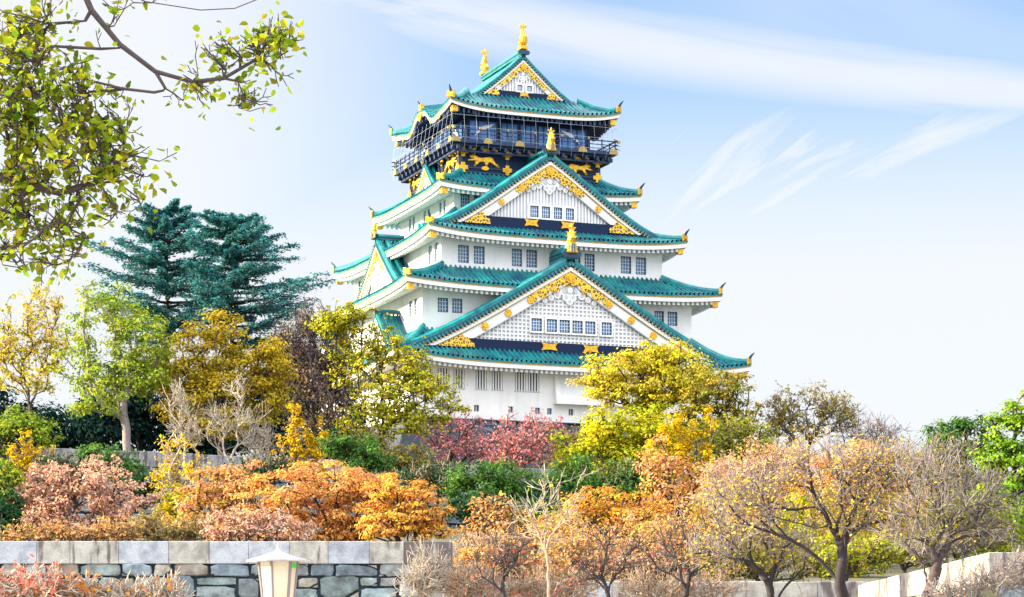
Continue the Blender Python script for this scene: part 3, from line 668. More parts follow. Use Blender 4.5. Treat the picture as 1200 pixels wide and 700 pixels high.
    mb = MB(); wb_ = ws[np.argmin(np.abs(zc_(ws)-1.6*s-zb0))]
    mb.box((-wb_, wall_v-.2, zb0-.5), (wb_, vf-.42*s, zb1), 0, T)
    part(mb, 'base_beam', M['navy'], go)
    if plaques:
        h = (zb1-zb0)*.44; zm = (zb1+zb0)/2+.04
        for x in plaques:
            mb = MB(); mb.prism([(x-.85*s, zm-h), (x-.3*s, zm-h*.72), (x+.3*s, zm-h*.72), (x+.85*s, zm-h), (x+.62*s, zm), (x+.85*s, zm+h), (x+.3*s, zm+h*.72), (x-.3*s, zm+h*.72), (x-.85*s, zm+h), (x-.62*s, zm)], vf-.42*s, vf-.3*s, 0, T)
            part(mb, 'gilt_plaque', M['gold'], go)
    for c, ww in wins: window(go, T, c-ww/2, c+ww/2, win_z[0], win_z[1], wall_v, surround=.16)
    # ridge with a dark end block and its gilded figure
    mb = MB(); rb = ridge_back if ridge_back is not None else vb
    zr_ = zc_(0)-.3*s; sec = [(-.48*s, 0), (-.42*s, ridge_h+.1*s), (-.2*s, ridge_h+.3*s), (.2*s, ridge_h+.3*s), (.42*s, ridge_h+.1*s), (.48*s, 0)]
    mb.sweep([T(0, vf-.15, zr_), T(0, (vf+rb)/2, zr_), T(0, rb, zr_)], sec, 0)
    for z_ in (.35, .62): mb.sweep([T(0, vf-.2, zr_+ridge_h*z_), T(0, rb, zr_+ridge_h*z_)], [(-.52*s, 0), (-.52*s, .1*s), (.52*s, .1*s), (.52*s, 0)], 1)
    mb.prism([(-.85*s, zr_+.1*s), (.85*s, zr_+.1*s), (1.05*s, zr_+.55*s), (.62*s, zr_+ridge_h*.6+.3*s), (-.62*s, zr_+ridge_h*.6+.3*s), (-1.05*s, zr_+.55*s)], vf-.2, vf+.1, 1, T)
    part(mb, 'ridge', [M['tile_ridge'], M['tile_dark']], go)
    if finial:
        mb = MB()
        if finial == 'fish':
            fish(mb, -(vf-.35), zr_+ridge_h+.2*s, 2.45, -1, T); part(mb, 'gilt_finial', [M['gold'], M['slit']], go); mb = MB()
            fish(mb, vf-.35, zr_+ridge_h+.2*s, 2.45, 1, T)
        else: statue(mb, (0, vf-.05, zr_+ridge_h+.22*s-(.85*s if ridge_h > 1 else .4)), finial, T)
        part(mb, 'gilt_finial', [M['gold'], M['slit']], go)
    return go
w6 = [(-3.47, 1.1), (-1.87, 1.1), (-.52, 1.1), (.84, 1.1), (2.2, 1.1), (3.95, 1.1)]
gable(0, 0, 18.4, 13.7, [(0, 40.75), (3.55, 38.7), (8, 35.97), (12.4, 33.6), (15.8, 32.05), (18.3, 31.1)], (32.25, 31.35), 1.0, 1.2, wins=w6, win_z=(33.3, 34.55), discs=(4.15, 6.5, 8.9), plaques=(-2.2, 2.2, ), finial=2.85, wend=18.2)
gable(0, 0, 13.2, 7.6, [(0, 51.95), (3.0, 50.0), (6, 47.85), (9.6, 45.55), (12.3, 44.35), (13.6, 44.0)], (45.2, 44.35), .88, .55, lattice=.34, wins=[(-1.65, .9), (-.41, .9), (.88, .9), (2.17, .9)], win_z=(45.4, 46.55), discs=(3.0, 5.2, 7.4), plaques=(-2.0, 1.9), finial=2.35, wend=13.5, lat_v_only=True)
gable(0, 0, 5.85, -5.85, [(0, 63.55), (1.4, 62.25), (3.2, 60.75), (5, 59.35), (6.4, 58.55), (7.0, 58.3)], (59.6, 59.05), .62, .5, lattice=.3, wins=[(-.38, .55), (.68, .55)], win_z=(59.72, 60.3), plaques=(.1,), finial='fish', wend=7.0, lat_v_only=True)
for k in (3, 1):
    gable(k, 0, 14.2, 8.5, [(0, 44.75), (2, 43.0), (4.5, 41.0), (7, 39.3), (9.3, 38.2)], (38.95, 38.35), .8, .35, lattice=0, wins=[(-1.3, .6), (-.45, .6), (.45, .6), (1.3, .6)], win_z=(39.5, 41.0), finial=1.7, wend=9.2, gilt_apex=True)
    gable(k, 0, 8.9, 7.5, [(0, 52.9), (1.2, 51.7), (3, 50.2), (4.9, 49.3)], (49.7, 49.3), .55, .25, lattice=0, finial=1.0, wend=4.9, gilt_apex=True)
    for u in (8.6, -8.6):
        gable(k, u, 17.0, 14.3, [(0, 35.75), (1.5, 34.3), (3.2, 32.7), (5.2, 31.4)], (31.9, 31.4), .55, .25, lattice=0, finial=.9, wend=5.2, gilt_apex=False)
# back face of the topmost gable
mb = MB(); T = side(2); mb.prism([(-5.6, 58.9), (5.6, 58.9), (0, 63)], 5.2, 5.5, 0, T); part(mb, 'rear_gable', M['plaster'])
# curved gable fittings on the flanks of the top eave
for k in (3, 1):
    T = side(k); mb = MB(); mb.prism([(-.5, 57.4), (0, 56.95), (.5, 57.4), (.75, 57.75), (0, 58.0), (-.75, 57.75)], 9.16, 9.3, 0, T); part(mb, 'gilt_fitting', M['gold'], r5)
    mb = MB(); mb.box((-.28, 8.9, 58.1), (.28, 9.25, 58.85), 0, T); mb.tube([(0, 9.1, 58.7), (0, 9.5, 59.1)], [.14, .04], 6, 1, T); part(mb, 'ridge_end', [M['gold'], M['tile_dark']], r5)
    mb = MB(); mb.sweep([T(0, 9.0, 58.25), T(0, 6.4, 58.75)], [(-.3, -.1), (-.25, .35), (.25, .35), (.3, -.1)], 0); part(mb, 'bow_ridge', M['tile_ridge'], r5)
    for u in (3.2, -3.2, 5.6, -5.6): mb = MB(); mb.disc(u, 56.3, .3, 9.05, 9.2, 0, T, 8, .6); part(mb, 'gilt_fitting', M['gold'], r5)

# black lacquered top storeys
body = storey(7.64, 7.64, 48.9, 53.1, M['navy'], {}, 'lacquered_wall')
mb = MB()
for k in range(4):
    T = side(k)
    for x in (-7.5, -2.6, 2.6, 7.5): mb.box((x-.13, 7.645, 50.2), (x+.13, 7.74, 53.0), 0, T)
    for z in (50.55, 51.0, 52.6, 52.98): mb.box((-7.7, 7.645, z-.08), (7.7, 7.72+.002*z-.1, z+.08), 0, T)
part(mb, 'framing', M['lacquer'], body)
def star(mb, x, z, s, v, T):
    for a, b in ((.55, .22), (.22, .55)): mb.box((x-a*s, v, z-b*s), (x+a*s, v+.11+a*.03, z+b*s), 0, T)
    mb.prism([(x, z-.5*s), (x+.5*s, z), (x, z+.5*s), (x-.5*s, z)], v, v+.14, 0, T)
def fitting(f):
    mb = MB(); f(mb); part(mb, 'gilt_fitting', M['gold'], body)
for k in (0, 3):
    T = side(k)
    for x in (-7.35, -2.6, 2.6, 7.35):
        fitting(lambda m: star(m, x, 52.55, .95, 7.72, T)); fitting(lambda m: star(m, x, 50.95, .9, 7.72, T))
    for x in (-5.0, 0, 5.0):
        fitting(lambda m: m.disc(x, 50.98, .42, 7.72, 7.82, 0, T, 10, .5))
        fitting(lambda m: (m.disc(x, 52.72, .48, 7.72, 7.85, 0, T, 10, .45), m.box((x-.18, 7.72, 52.85), (x+.18, 7.83, 53.15), 0, T)))
    for x in (-6.2, -3.8, -1.3, 1.3, 3.8, 6.2): fitting(lambda m: m.box((x-.17, 7.72, 52.75), (x+.17, 7.84, 53.07), 0, T))
def tiger(mb, x, z, s, sg, v, T):
    """gilded prowling tiger in relief"""
    o = [(-1.55, .45), (-1.3, .62), (-1.05, .60), (-.8, .42), (-.3, .30), (.3, .44), (.8, .52), (1.1, .38), (1.25, .05), (1.55, -.35), (1.85, -.55), (1.8, -.68), (1.5, -.62), (1.15, -.40), (.85, -.18), (.6, -.22), (.5, -.5), (.35, -.62), (.15, -.58), (.2, -.3), (-.1, -.18), (-.5, -.22), (-.75, -.5), (-.95, -.68), (-1.15, -.62), (-.98, -.4), (-.95, -.12), (-1.15, -.05), (-1.5, -.18), (-1.75, -.1), (-1.72, .02), (-1.4, .08), (-1.2, .18), (-1.5, .25)]
    n = len(o); P = np.array(o)*s; c = np.array([(-.0)*s, .1*s])
    vs = [T(x+sg*p[0], v, z+p[1]) for p in P]+[T(x+sg*p[0], v+.1, z+p[1]) for p in P]+[T(x+sg*(c[0]+(p[0]-c[0])*.86), v+.22, z+c[1]+(p[1]-c[1])*.72) for p in P]
    mb.add(vs, [(i+a*n, (i+1) % n+a*n, (i+1) % n+(a+1)*n, i+(a+1)*n) for a in (0, 1) for i in range(n)]+[tuple(range(2*n, 3*n))], 0)
    mb.tube([(x-sg*1.05*s, v+.1, z+.5*s), (x-sg*1.0*s, v+.14, z+.78*s), (x-sg*.72*s, v+.14, z+.86*s), (x-sg*.5*s, v+.12, z+.7*s)], [.07*s, .09*s, .08*s, .04*s], 6, 0, T)
for k in (0, 3, 1):
    for sg in (1, -1):
        mb = MB(); tiger(mb, -sg*5.15, 51.75, .95, sg, 7.65, side(k)); part(mb, 'tiger_relief', M['gold'], body)
# balcony
mb = MB(); mb.box((-9.0, -9.0, 53.15), (9.0, 9.0, 53.5), 0); mb.box((-8.5, -8.5, 52.95), (8.5, 8.5, 53.148), 0)
for k in range(4):
    T = side(k)
    for i in range(14): x = -8.2+16.4*i/13; mb.box((x-.14, 7.6, 52.55), (x+.14, 8.8, 52.94), 0, T)
    mb.sweep([T(-8.4, 8.35, 52.35), T(8.4, 8.35, 52.35)], [(-.12, 0), (-.12, .2), (.12, .2), (.12, 0)], 0)
bal = part(mb, 'balcony', M['lacquer'])
mb = MB()
def cap(f):
    m = MB(); f(m); part(m, 'gilt_cap', M['gilt_dull'], bal)
for k in range(4):
    T = side(k)
    for z, h in ((53.72, .06), (54.12, .06), (54.5, .10)): mb.box((-9.35, 8.8, z), (9.35, 8.93+.01*h, z+h), 0, T)
    for i in range(13): x = -8.85+17.7*i/12; mb.box((x-.05, 8.815, 53.5), (x+.05, 8.915, 54.7), 0, T)
    if k in (0, 3):
        for i in range(7): x = -8.85+17.7*i/6; cap(lambda m: m.box((x-.1, 8.79, 54.62), (x+.1, 8.945, 54.82), 0, T))
        for i in range(6): x = -8.6+17.2*i/5; cap(lambda m: m.prism([(x-.5, 53.2), (x+.5, 53.2), (x+.4, 53.55), (x+.15, 53.75), (x-.15, 53.75), (x-.4, 53.55)], 9.003, 9.1, 0, T))
        for x in (9.25, -9.25): cap(lambda m: m.box((x-.16, 8.75, 54.42), (x+.16, 8.99, 54.66), 0, T))
part(mb, 'railing', M['lacquer'], bal)
# glazed upper room with white crane reliefs
up = storey(6.9, 6.9, 53.5, 57.3, M['navy'], {}, 'lacquered_wall')
for k in (0, 3, 1):
    T = side(k)
    for x0, x1 in ((-6.4, -3.4), (-2.9, -1.1), (-.9, .9), (1.1, 2.9), (3.4, 6.4)):
        mb = MB(); mb.box((x0, 6.903, 53.8), (x1, 6.95, 55.9), 0, T)
        for i in range(1, 3): x = x0+(x1-x0)*i/3; mb.box((x-.05, 6.9, 53.8), (x+.05, 7.0, 55.9), 1, T)
        for x in (x0, x1): mb.box((x-.07, 6.9, 53.7), (x+.07, 7.02, 56), 1, T)
        part(mb, 'window', [M['blue_panel'], M['lacquer']], up)
    for x, sg in ((-4.9, 1), (4.7, -1)):
        mb = MB(); P = lambda l: [(x+sg*a*.75, 54.95+b*.8) for a, b in l]
        mb.prism(P([(-1.3, -.75), (-.6, -.25), (.2, .1), (.75, .45), (.9, .7), (.6, .62), (.0, .35), (-.6, .1), (-1.0, -.2)]), 7.0, 7.12, 0, T)
        mb.prism(P([(-.5, .1), (-.2, .5), (.3, .7), (1.0, .75), (.5, .4), (.1, .1)]), 7.0, 7.1, 0, T)
        mb.prism(P([(.4, .45), (.9, .8), (1.55, .95), (1.25, .7), (.9, .45)]), 7.0, 7.14, 0, T)
        mb.prism(P([(-.9, -.3), (-1.7, -.5), (-1.5, -.65), (-.8, -.5)]), 7.0, 7.09, 1, T)
        part(mb, 'crane_relief', [M['white_paint'], M['slit']], up)
# safety wires from the eaves down to the balcony edge, bellied outwards at the foot
mb = MB()
for k in range(4):
    T = side(k)
    for i in range(15):
        x = -9.0+18.0*i/14; mb.tube([(x, 8.95, 56.5), (x, 9.12, 55.2), (x, 9.3, 54.2), (x, 9.33, 53.4), (x, 9.05, 52.6)], .009, 4, 0, T)
    for z, v in ((55.9, 9.03), (54.75, 9.2), (53.6, 9.33)): mb.tube([(-v, v, z), (v, v, z)], .011, 4, 0, T)
part(mb, 'safety_wire', M['wire'])

# battered stone base below the tower
base = empty('stone_rampart', (CX, CY, 13.6), TH, label='steep dark stone base sloping outwards under the white tower', cat='stone base')
mb = MB(); rng = random.Random(11); hb = CZ-13.6
for k, (wtop, vtop) in enumerate(((17.0, 18.4), (18.4, 17.0), (17.0, 18.4), (18.4, 17.0))):
    T0 = side(k); wb_ = wtop+4.3
    def T(s, o, z, T0=T0, wtop=wtop, vtop=vtop):
        t = z/hb; half = wtop+4.3*(1-t)**1.6; v = vtop+4.3*(1-t)**1.6
        return T0((s-21.6)/21.6*half, v+o, z)
    if k in (0, 3): stone_field(mb, 43.2, hb-.1, 1.5, rng, T, gap=.1, deep=.2, cols=[(.13, .15, .20), (.10, .12, .17), (.17, .17, .20), (.20, .17, .17), (.09, .11, .15)])
    else: mb.add([T(0, 0, 0), T(43.2, 0, 0), T(43.2, 0, hb-.1), T(0, 0, hb-.1)], [(0, 1, 2, 3)], 0, (.14, .15, .19))
mb.box((-17.3, -18.7, hb-.12), (17.3, 18.7, hb-.004), 1)
mb.c += [(.1, .1, .1)]*8
mb.build('stone_facing', [M['stone'], M['mortar']], base)

# ------------------------------------------------------------------ trees and shrubs
PAL = dict(
    yellow=[(.64, .54, .04), (.70, .60, .05), (.54, .52, .05), (.66, .54, .12)],
    ginkgo=[(.80, .55, .02), (.85, .62, .04), (.72, .48, .02)],
    yellowgreen=[(.50, .50, .05), (.38, .44, .05), (.58, .52, .06), (.28, .36, .05)],
    lime=[(.40, .48, .06), (.30, .42, .06), (.48, .52, .09), (.22, .33, .06)],
    olive=[(.28, .27, .06), (.36, .31, .06), (.20, .22, .06), (.45, .38, .06)],
    gold=[(.56, .42, .05), (.64, .47, .05), (.46, .37, .05), (.36, .32, .07)],
    orange=[(.77, .41, .16), (.80, .49, .20), (.74, .34, .15), (.78, .52, .15)],
    deeporange=[(.66, .25, .05), (.72, .33, .05), (.60, .30, .06)],
    salmon=[(.74, .40, .16), (.68, .33, .13), (.72, .48, .18), (.58, .48, .11), (.74, .42, .28)],
    pink=[(.78, .47, .34), (.80, .54, .42), (.74, .40, .24), (.72, .52, .42)],
    red=[(.75, .20, .13), (.78, .30, .20), (.68, .15, .11), (.74, .42, .32)],
    crimson=[(.74, .27, .27), (.76, .34, .30), (.64, .22, .24), (.70, .44, .40)],
    maroon=[(.24, .14, .16), (.30, .22, .16), (.15, .13, .18), (.32, .30, .12)],
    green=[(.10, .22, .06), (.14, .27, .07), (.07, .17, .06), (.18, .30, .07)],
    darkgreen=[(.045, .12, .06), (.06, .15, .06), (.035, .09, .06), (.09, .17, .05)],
    bright=[(.24, .42, .04), (.32, .48, .05), (.16, .33, .04), (.42, .52, .06)],
    cedar=[(.085, .29, .33), (.095, .33, .34), (.07, .23, .28), (.17, .40, .33)],
    tan=[(.50, .36, .24), (.46, .31, .20), (.55, .42, .28)],
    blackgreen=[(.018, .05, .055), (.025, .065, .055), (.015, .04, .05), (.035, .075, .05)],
)
def unit(v): return v/(np.linalg.norm(v, axis=-1, keepdims=True)+1e-9)
def tubes(P0, P1, R0, R1, D0, D1, ns):
    n = len(P0); ref = np.array([.31, .22, .93])
    def ring(P, Rr, Dd):
        a = unit(np.cross(Dd, ref)); b = np.cross(Dd, a); t = np.arange(ns)*2*np.pi/ns
        return P[:, None]+Rr[:, None, None]*(a[:, None]*np.cos(t)[None, :, None]+b[:, None]*np.sin(t)[None, :, None])
    V = np.concatenate([ring(P0, R0, D0), ring(P1, R1, D1)], 1).reshape(-1, 3)
    b = (np.arange(n)*2*ns)[:, None]; j = np.arange(ns); k = (j+1) % ns
    Q = np.stack([b+j, b+k, b+ns+k, b+ns+j], -1).reshape(-1, 4)
    return V, Q
def leaf_cards(rg, Cn, size, pal, cl, up=.55, shape='card', hang=0, out=None):
    n = len(Cn); nn = rg.normal(size=(n, 3)); nn[:, 2] = np.abs(nn[:, 2])+up; nn = unit(nn)
    if out is not None: nn = unit(nn*.62+out)
    t = unit(np.cross(nn, rg.normal(size=(n, 3))))
    if hang: t = unit(t+np.array([0, 0, -hang])); nn = unit(np.cross(t, rg.normal(size=(n, 3))))
    b = np.cross(nn, t); s = (size*rg.uniform(.65, 1.35, n))[:, None]
    pal = np.array(pal); c = pal[cl % len(pal)]; alt = pal[rg.integers(0, len(pal), n)]
    c = (c*.55+alt*.45)*rg.uniform(.62, 1.32, (n, 1))*(1+rg.normal(size=(n, 3))*.06)
    if shape == 'card':
        V = np.stack([Cn+t*s*.62, Cn+b*s*.38+nn*s*.06, Cn-t*s*.62, Cn-b*s*.38+nn*s*.06], 1).reshape(-1, 3); k = 4
        Q = (np.arange(n)*4)[:, None]+np.arange(4)
    else:                                                     # pointed oval leaf folded along its midrib and drooping at the tip
        o = [(-.55, 0, 0), (-.3, .30, .10), (.12, .34, .10), (.62, .0, -.16), (.12, -.34, .10), (-.3, -.30, .10)]
        V = np.stack([Cn+t*s*a+b*s*w_+nn*s*h for a, w_, h in o], 1).reshape(-1, 3); k = 6; i0 = (np.arange(n)*6)[:, None]
        Q = np.concatenate([i0+np.array([0, 3, 2, 1]), i0+np.array([0, 5, 4, 3])])
    return V, Q, np.repeat(np.clip(c, .004, .9)**1.2*.92, k, 0)

TREES = 0
def tree(name, label, cat, Y, bx, lobes, pal, leaf=3.2, cover=2.6, clumps=90, trunk=4.0, bark='bark', group=None, twigs=0, twig_len=14, twig_px=.5, flat=.55, base_z=None, fork=.45,
         limbs=None, lean=0, up=.55, shape='card', spread=.42, stems=1, hang=0, bark_twig=None, depth=.9, tip=.55, leafjit=1.0, twist=.12, ex=.68):
    """trunk and limbs grown towards leaf clumps that fill the crown lobes; all sizes given in photo pixels at depth Y"""
    global TREES; TREES += 1; rg = np.random.default_rng(100+TREES*7); px = Y/F
    lobes = [l if len(l) == 5 else (*l, 1.0) for l in lobes]
    B = at(bx, 0, Y); B[2] = gz(B[0], Y) if base_z is None else base_z
    root = empty(name, tuple(B), label=label, cat=cat, group=group)
    A = np.array([l[2]*l[3]*l[4] for l in lobes]); pr = A/A.sum()
    pick = rg.choice(len(lobes), clumps, p=pr)
    Lc = np.array([at(l[0], l[1], Y) for l in lobes]); rr = np.array([(l[2]*px, l[2]*px*depth if l[2] < 2*l[3] else l[3]*px*1.3, l[3]*px) for l in lobes])
    Lc[:, 1] += rg.uniform(-.35, .35, len(lobes))*rr[:, 1]
    dirs = unit(rg.normal(size=(clumps, 3))); rad = rg.random(clumps)**(1/2.4)
    T_ = Lc[pick]+dirs*rad[:, None]*rr[pick]
    cen = (T_.mean(0)); size = np.ptp(T_, axis=0).max()
    step = max(size/22, 4*px)
    pos, par, dr, plen = [], [], [], []
    def chain(j, pts):
        for p in pts:
            p = np.array(p); q = pos[j] if j >= 0 else p-np.array([0, 0, 1.])
            pos.append(p); par.append(j); dr.append(unit(p-q)); plen.append((plen[j] if j >= 0 else 0)+(np.linalg.norm(p-q) if j >= 0 else 0)); j = len(pos)-1
        return j
    first = 0
    if limbs is None:
        for st in range(stems):
            b0 = B
            tgt = cen if stems == 1 else T_[rg.integers(clumps)]*.5+cen*.5
            f = b0+(tgt-b0)*fork; f[2] = b0[2]+(tgt[2]-b0[2])*fork; k = max(3, int(np.linalg.norm(f-b0)/step))
            pts = [b0+(f-b0)*i/k+np.array([math.sin(i*1.3+st)*step*twist+lean*math.sin(math.pi*i/k)*size*.1, math.cos(i*1.1)*step*twist, 0])*(i > 0) for i in range(k+1)]
            a0 = len(pos); chain(-1, pts) if st == 0 else chain(0, pts[1:]); first = a0+int(k*.55) if st == 0 else first
    else:
        for j, pts in limbs:
            PP = [at(*p) if isinstance(p, tuple) else np.array(p, float) for p in pts]; fine = []
            for i in range(len(PP)-1):
                k = max(1, int(np.linalg.norm(PP[i+1]-PP[i])/step)); fine += [PP[i]+(PP[i+1]-PP[i])*q/k for q in range(k)]
            fine.append(PP[-1])
            if j is not None:
                a_ = np.array(pos); j = int(np.argmin(((a_-fine[0])**2).sum(1))); fine = fine[1:]
            chain(-1 if j is None else j, fine)
        first = 8; plen = [0.]*len(pos)
    order = np.argsort(((T_-pos[-1])**2).sum(1)); ends = np.zeros(clumps, int)
    n0 = len(pos)
    for i in order:
        P = T_[i]; a_ = np.array(pos); d = np.linalg.norm(a_-P, axis=1)
        cost = d+.6*np.array(plen)+1.2*np.maximum(0, a_[:, 2]-P[2]); cost[:first] += size
        j = int(np.argmin(cost)); d = d[j]; k = max(2, int(d/step))
        P1 = pos[j]+dr[j]*d*.38+np.array([0, 0, .10*d])+rg.normal(size=3)*d*.06
        q = np.arange(1, k+1)[:, None]/k
        pts = (1-q)**2*pos[j]+2*q*(1-q)*P1+q*q*P; pts[:-1] += rg.normal(size=(k-1, 3))*step*.10
        ends[i] = chain(j, pts)
    nb = len(pos)
    if twigs:
        for i in range(clumps):
            e = ends[i]
            for q in range(twigs):
                j = e
                for _ in range(int(rg.integers(0, 3))):
                    if par[j] > n0: j = par[j]
                v = unit(dr[e]*.7+rg.normal(size=3)*.75+np.array([0, 0, .35])); l = twig_len*px*rg.uniform(.5, 1.2)
                m = chain(j, [pos[j]+v*l*.5+rg.normal(size=3)*l*.06, pos[j]+v*l+np.array([0, 0, .1*l])+rg.normal(size=3)*l*.08])
                v2 = unit(v+rg.normal(size=3)*.5); chain(m-1, [pos[m-1]+v2*l*.45])
    pos = np.array(pos); par = np.array(par); dr = np.array(dr); n = len(pos)
    wgt = np.zeros(n); kids = np.zeros(n, int)
    for i in range(n):
        if par[i] >= 0: kids[par[i]] += 1
    for i in range(n-1, -1, -1):
        if kids[i] == 0: wgt[i] += 1
        if par[i] >= 0: wgt[par[i]] += wgt[i]
    rt = (twig_px if twigs else tip)*px; rad = np.minimum(rt*wgt**.16+trunk*px*(wgt/wgt[par < 0].max())**ex, trunk*px*1.1)
    s = np.nonzero(par >= 0)[0]; p = par[s]; main = rad[s] > .75*rad[p]
    R0 = np.where(main, rad[p], np.minimum(rad[p], rad[s]*1.25)); D0 = np.where(main[:, None], dr[p], dr[s])
    big = s < nb
    def seg_mesh(sel, ns): return tubes(pos[p[sel]], pos[s[sel]], R0[sel], rad[s[sel]], D0[sel], dr[s[sel]], ns)
    V, Q = seg_mesh(big, 6); np_mesh('trunk', V-B, Q, [M[bark]], root, smooth=True)
    Vs, Qs, Cs, Ms = [], [], [], []
    if (~big).any():
        V, Q = seg_mesh(~big, 3); Vs.append(V); Qs.append(Q); Cs.append(np.ones((len(V), 3))*.2); Ms.append(np.ones(len(Q), np.int32))
    if cover > 0:
        cover *= 1.5; nl = int(cover*sum(math.pi*l[2]*l[3]*l[4] for l in lobes)/(leaf*leaf*.47))
        vol = (rr[:, 0]*rr[:, 1]*rr[:, 2]*4.19*np.array([l[4] for l in lobes])).sum(); sg = spread*.84*(vol/clumps)**(1/3)*leafjit
        ci = rg.integers(0, clumps, nl); pal_i = rg.integers(0, 97, clumps)[ci]
        off = rg.normal(size=(nl, 3))*sg*np.array([1.15, 1.15, flat*1.15]); Cn = T_[ci]+off
        if twigs and nb < n:
            near = rg.choice(np.arange(nb, n), nl); k_ = rg.random(nl) < (.9 if shape == 'leaf' else .55)
            Cn[k_] = (pos[near]+off*.4)[k_]
        outw = unit(unit(off*np.array([1, 1, 1.6]))*.75+unit(Cn-cen-np.array([0, 0, -.2*size]))*.5)
        V, Q, col = leaf_cards(rg, Cn, leaf*px, PAL[pal] if isinstance(pal, str) else pal, pal_i, up, shape, hang, outw if shape == 'card' else None)
        o_ = sum(len(x) for x in Vs); Vs.append(V); Qs.append(Q+o_); Cs.append(col); Ms.append(np.zeros(len(Q), np.int32))
    if Vs: np_mesh('crown', np.concatenate(Vs)-B, np.concatenate(Qs), [M['leaf'], M[bark_twig or bark]], root, col=np.concatenate(Cs), mi=np.concatenate(Ms))
    return root

def cedar(label, Y, bx, by_top, tiers, group=None, leaf=3.0, seed=0):
    """straight trunk with flat layered boughs; tiers = [(py, reach toward -x, reach toward +x)]"""
    rg = np.random.default_rng(seed); px = Y/F; B = at(bx, 0, Y); B[2] = gz(B[0], Y); top = at(bx, by_top, Y)
    root = empty('cedar_tree', tuple(B), label=label, cat='tree', group=group)
    P0, P1, R0, R1, D0, D1 = [], [], [], [], [], []
    def seg(a, b, ra, rb, d0=None):
        d = unit(b-a); P0.append(a); P1.append(b); R0.append(ra); R1.append(rb); D0.append(d if d0 is None else d0); D1.append(d); return d
    n = 14; d = None
    for i in range(n): d = seg(B+(top-B)*i/n, B+(top-B)*(i+1)/n, 5.5*px*(1-.92*i/n), 5.5*px*(1-.92*(i+1)/n), d)
    Cn, ci = [], []; k = 0
    for py, l_, r_ in tiers:
        nb_ = 8
        for a in range(nb_):
            th = 2*math.pi*a/nb_+rg.uniform(-.3, .3); cx, cy = math.cos(th), math.sin(th)
            reach = (r_ if cx > 0 else l_)*abs(cx)+.5*(l_+r_)*.75*abs(cy); reach *= px*rg.uniform(.72, 1.08)
            z0 = (HZ-py)*px+rg.uniform(-7, 8)*px; o = np.array([B[0], B[1], z0-reach*.12]); v = np.array([cx, cy, 0]); dz = rg.uniform(.02, .22); d = None; pr = o; m = 9
            for q in range(1, m+1):
                t = q/m; pt = o+v*reach*t+np.array([0, 0, reach*(dz*t+.10*t*t)])+rg.normal(size=3)*reach*.015
                d = seg(pr, pt, 1.9*px*(1-.8*(q-1)/m), 1.9*px*(1-.8*t), d); pr = pt
                if t > .22:
                    side_ = np.array([-cy, cx, 0]); wdt = reach*.30*(1.15-t*.85)
                    nl = int(78*(1.2-.5*t))
                    u = rg.uniform(-1, 1, nl)[:, None]; f = rg.uniform(-.6, .6, nl)[:, None]
                    pp = pt+side_*wdt*u+v*(np.abs(u)*wdt*.5+f*reach/m*1.6)+np.array([0, 0, 1])*(rg.normal(size=(nl, 1))*1.5*px-np.abs(u)*wdt*.10)
                    Cn.append(pp); ci.append(np.full(nl, k)); k += 1
                    for sgn in (1, -1): seg(pt, pt+side_*wdt*sgn*.9+v*wdt*.5, .7*px, .25*px)
    V, Q = tubes(*[np.array(x) for x in (P0, P1, R0, R1, D0, D1)], 5); np_mesh('trunk', V-B, Q, [M['bark_dark']], root, smooth=True)
    Cn = np.concatenate(Cn); ci = np.concatenate(ci)*31
    V, Q, col = leaf_cards(rg, Cn, leaf*px*.95, PAL['cedar'], ci, 1.0); np_mesh('crown', V-B, Q, [M['leaf']], root, col=col)

# behind the terrace wall, on the castle's own level
cedar('dark teal cedar with flat layered boughs behind the overhanging leaves', 204, 196, 246, [(252, 26, 28), (263, 40, 40), (278, 52, 50), (294, 62, 55), (311, 72, 58), (329, 80, 62), (347, 84, 62), (366, 84, 60), (388, 78, 54)], 'cedars beside the castle', seed=3)
cedar('dark teal cedar whose boughs reach towards the castle across open sky', 198, 272, 252, [(258, 30, 30), (268, 40, 52), (281, 38, 66), (297, 42, 70), (313, 48, 60), (331, 50, 74), (347, 50, 104), (361, 48, 106), (376, 44, 88), (396, 30, 46)], 'cedars beside the castle', seed=9)
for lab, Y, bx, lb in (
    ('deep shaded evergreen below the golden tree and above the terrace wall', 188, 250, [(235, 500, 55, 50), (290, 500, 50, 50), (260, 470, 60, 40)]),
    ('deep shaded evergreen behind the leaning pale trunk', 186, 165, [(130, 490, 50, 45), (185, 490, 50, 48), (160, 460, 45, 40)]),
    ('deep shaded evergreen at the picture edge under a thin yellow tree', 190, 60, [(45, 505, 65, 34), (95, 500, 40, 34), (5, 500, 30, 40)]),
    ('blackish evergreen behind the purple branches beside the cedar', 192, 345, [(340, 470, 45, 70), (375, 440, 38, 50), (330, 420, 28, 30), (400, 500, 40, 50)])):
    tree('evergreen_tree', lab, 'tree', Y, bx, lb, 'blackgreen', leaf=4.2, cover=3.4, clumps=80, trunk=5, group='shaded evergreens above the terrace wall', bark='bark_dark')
tree('broadleaf_tree', 'thin yellow tree with bare orange tipped branches at the picture edge', 'tree', 162, 38, [(35, 368, 42, 30), (12, 405, 30, 35), (62, 405, 34, 32), (30, 440, 45, 30, .5)], [(.66, .60, .08), (.68, .58, .06), (.54, .55, .08), (.66, .42, .14)], leaf=3.2, cover=1.1, clumps=120, trunk=2.2, ex=.85, flat=.4, spread=.36, twigs=2, twig_len=14, twig_px=.25)
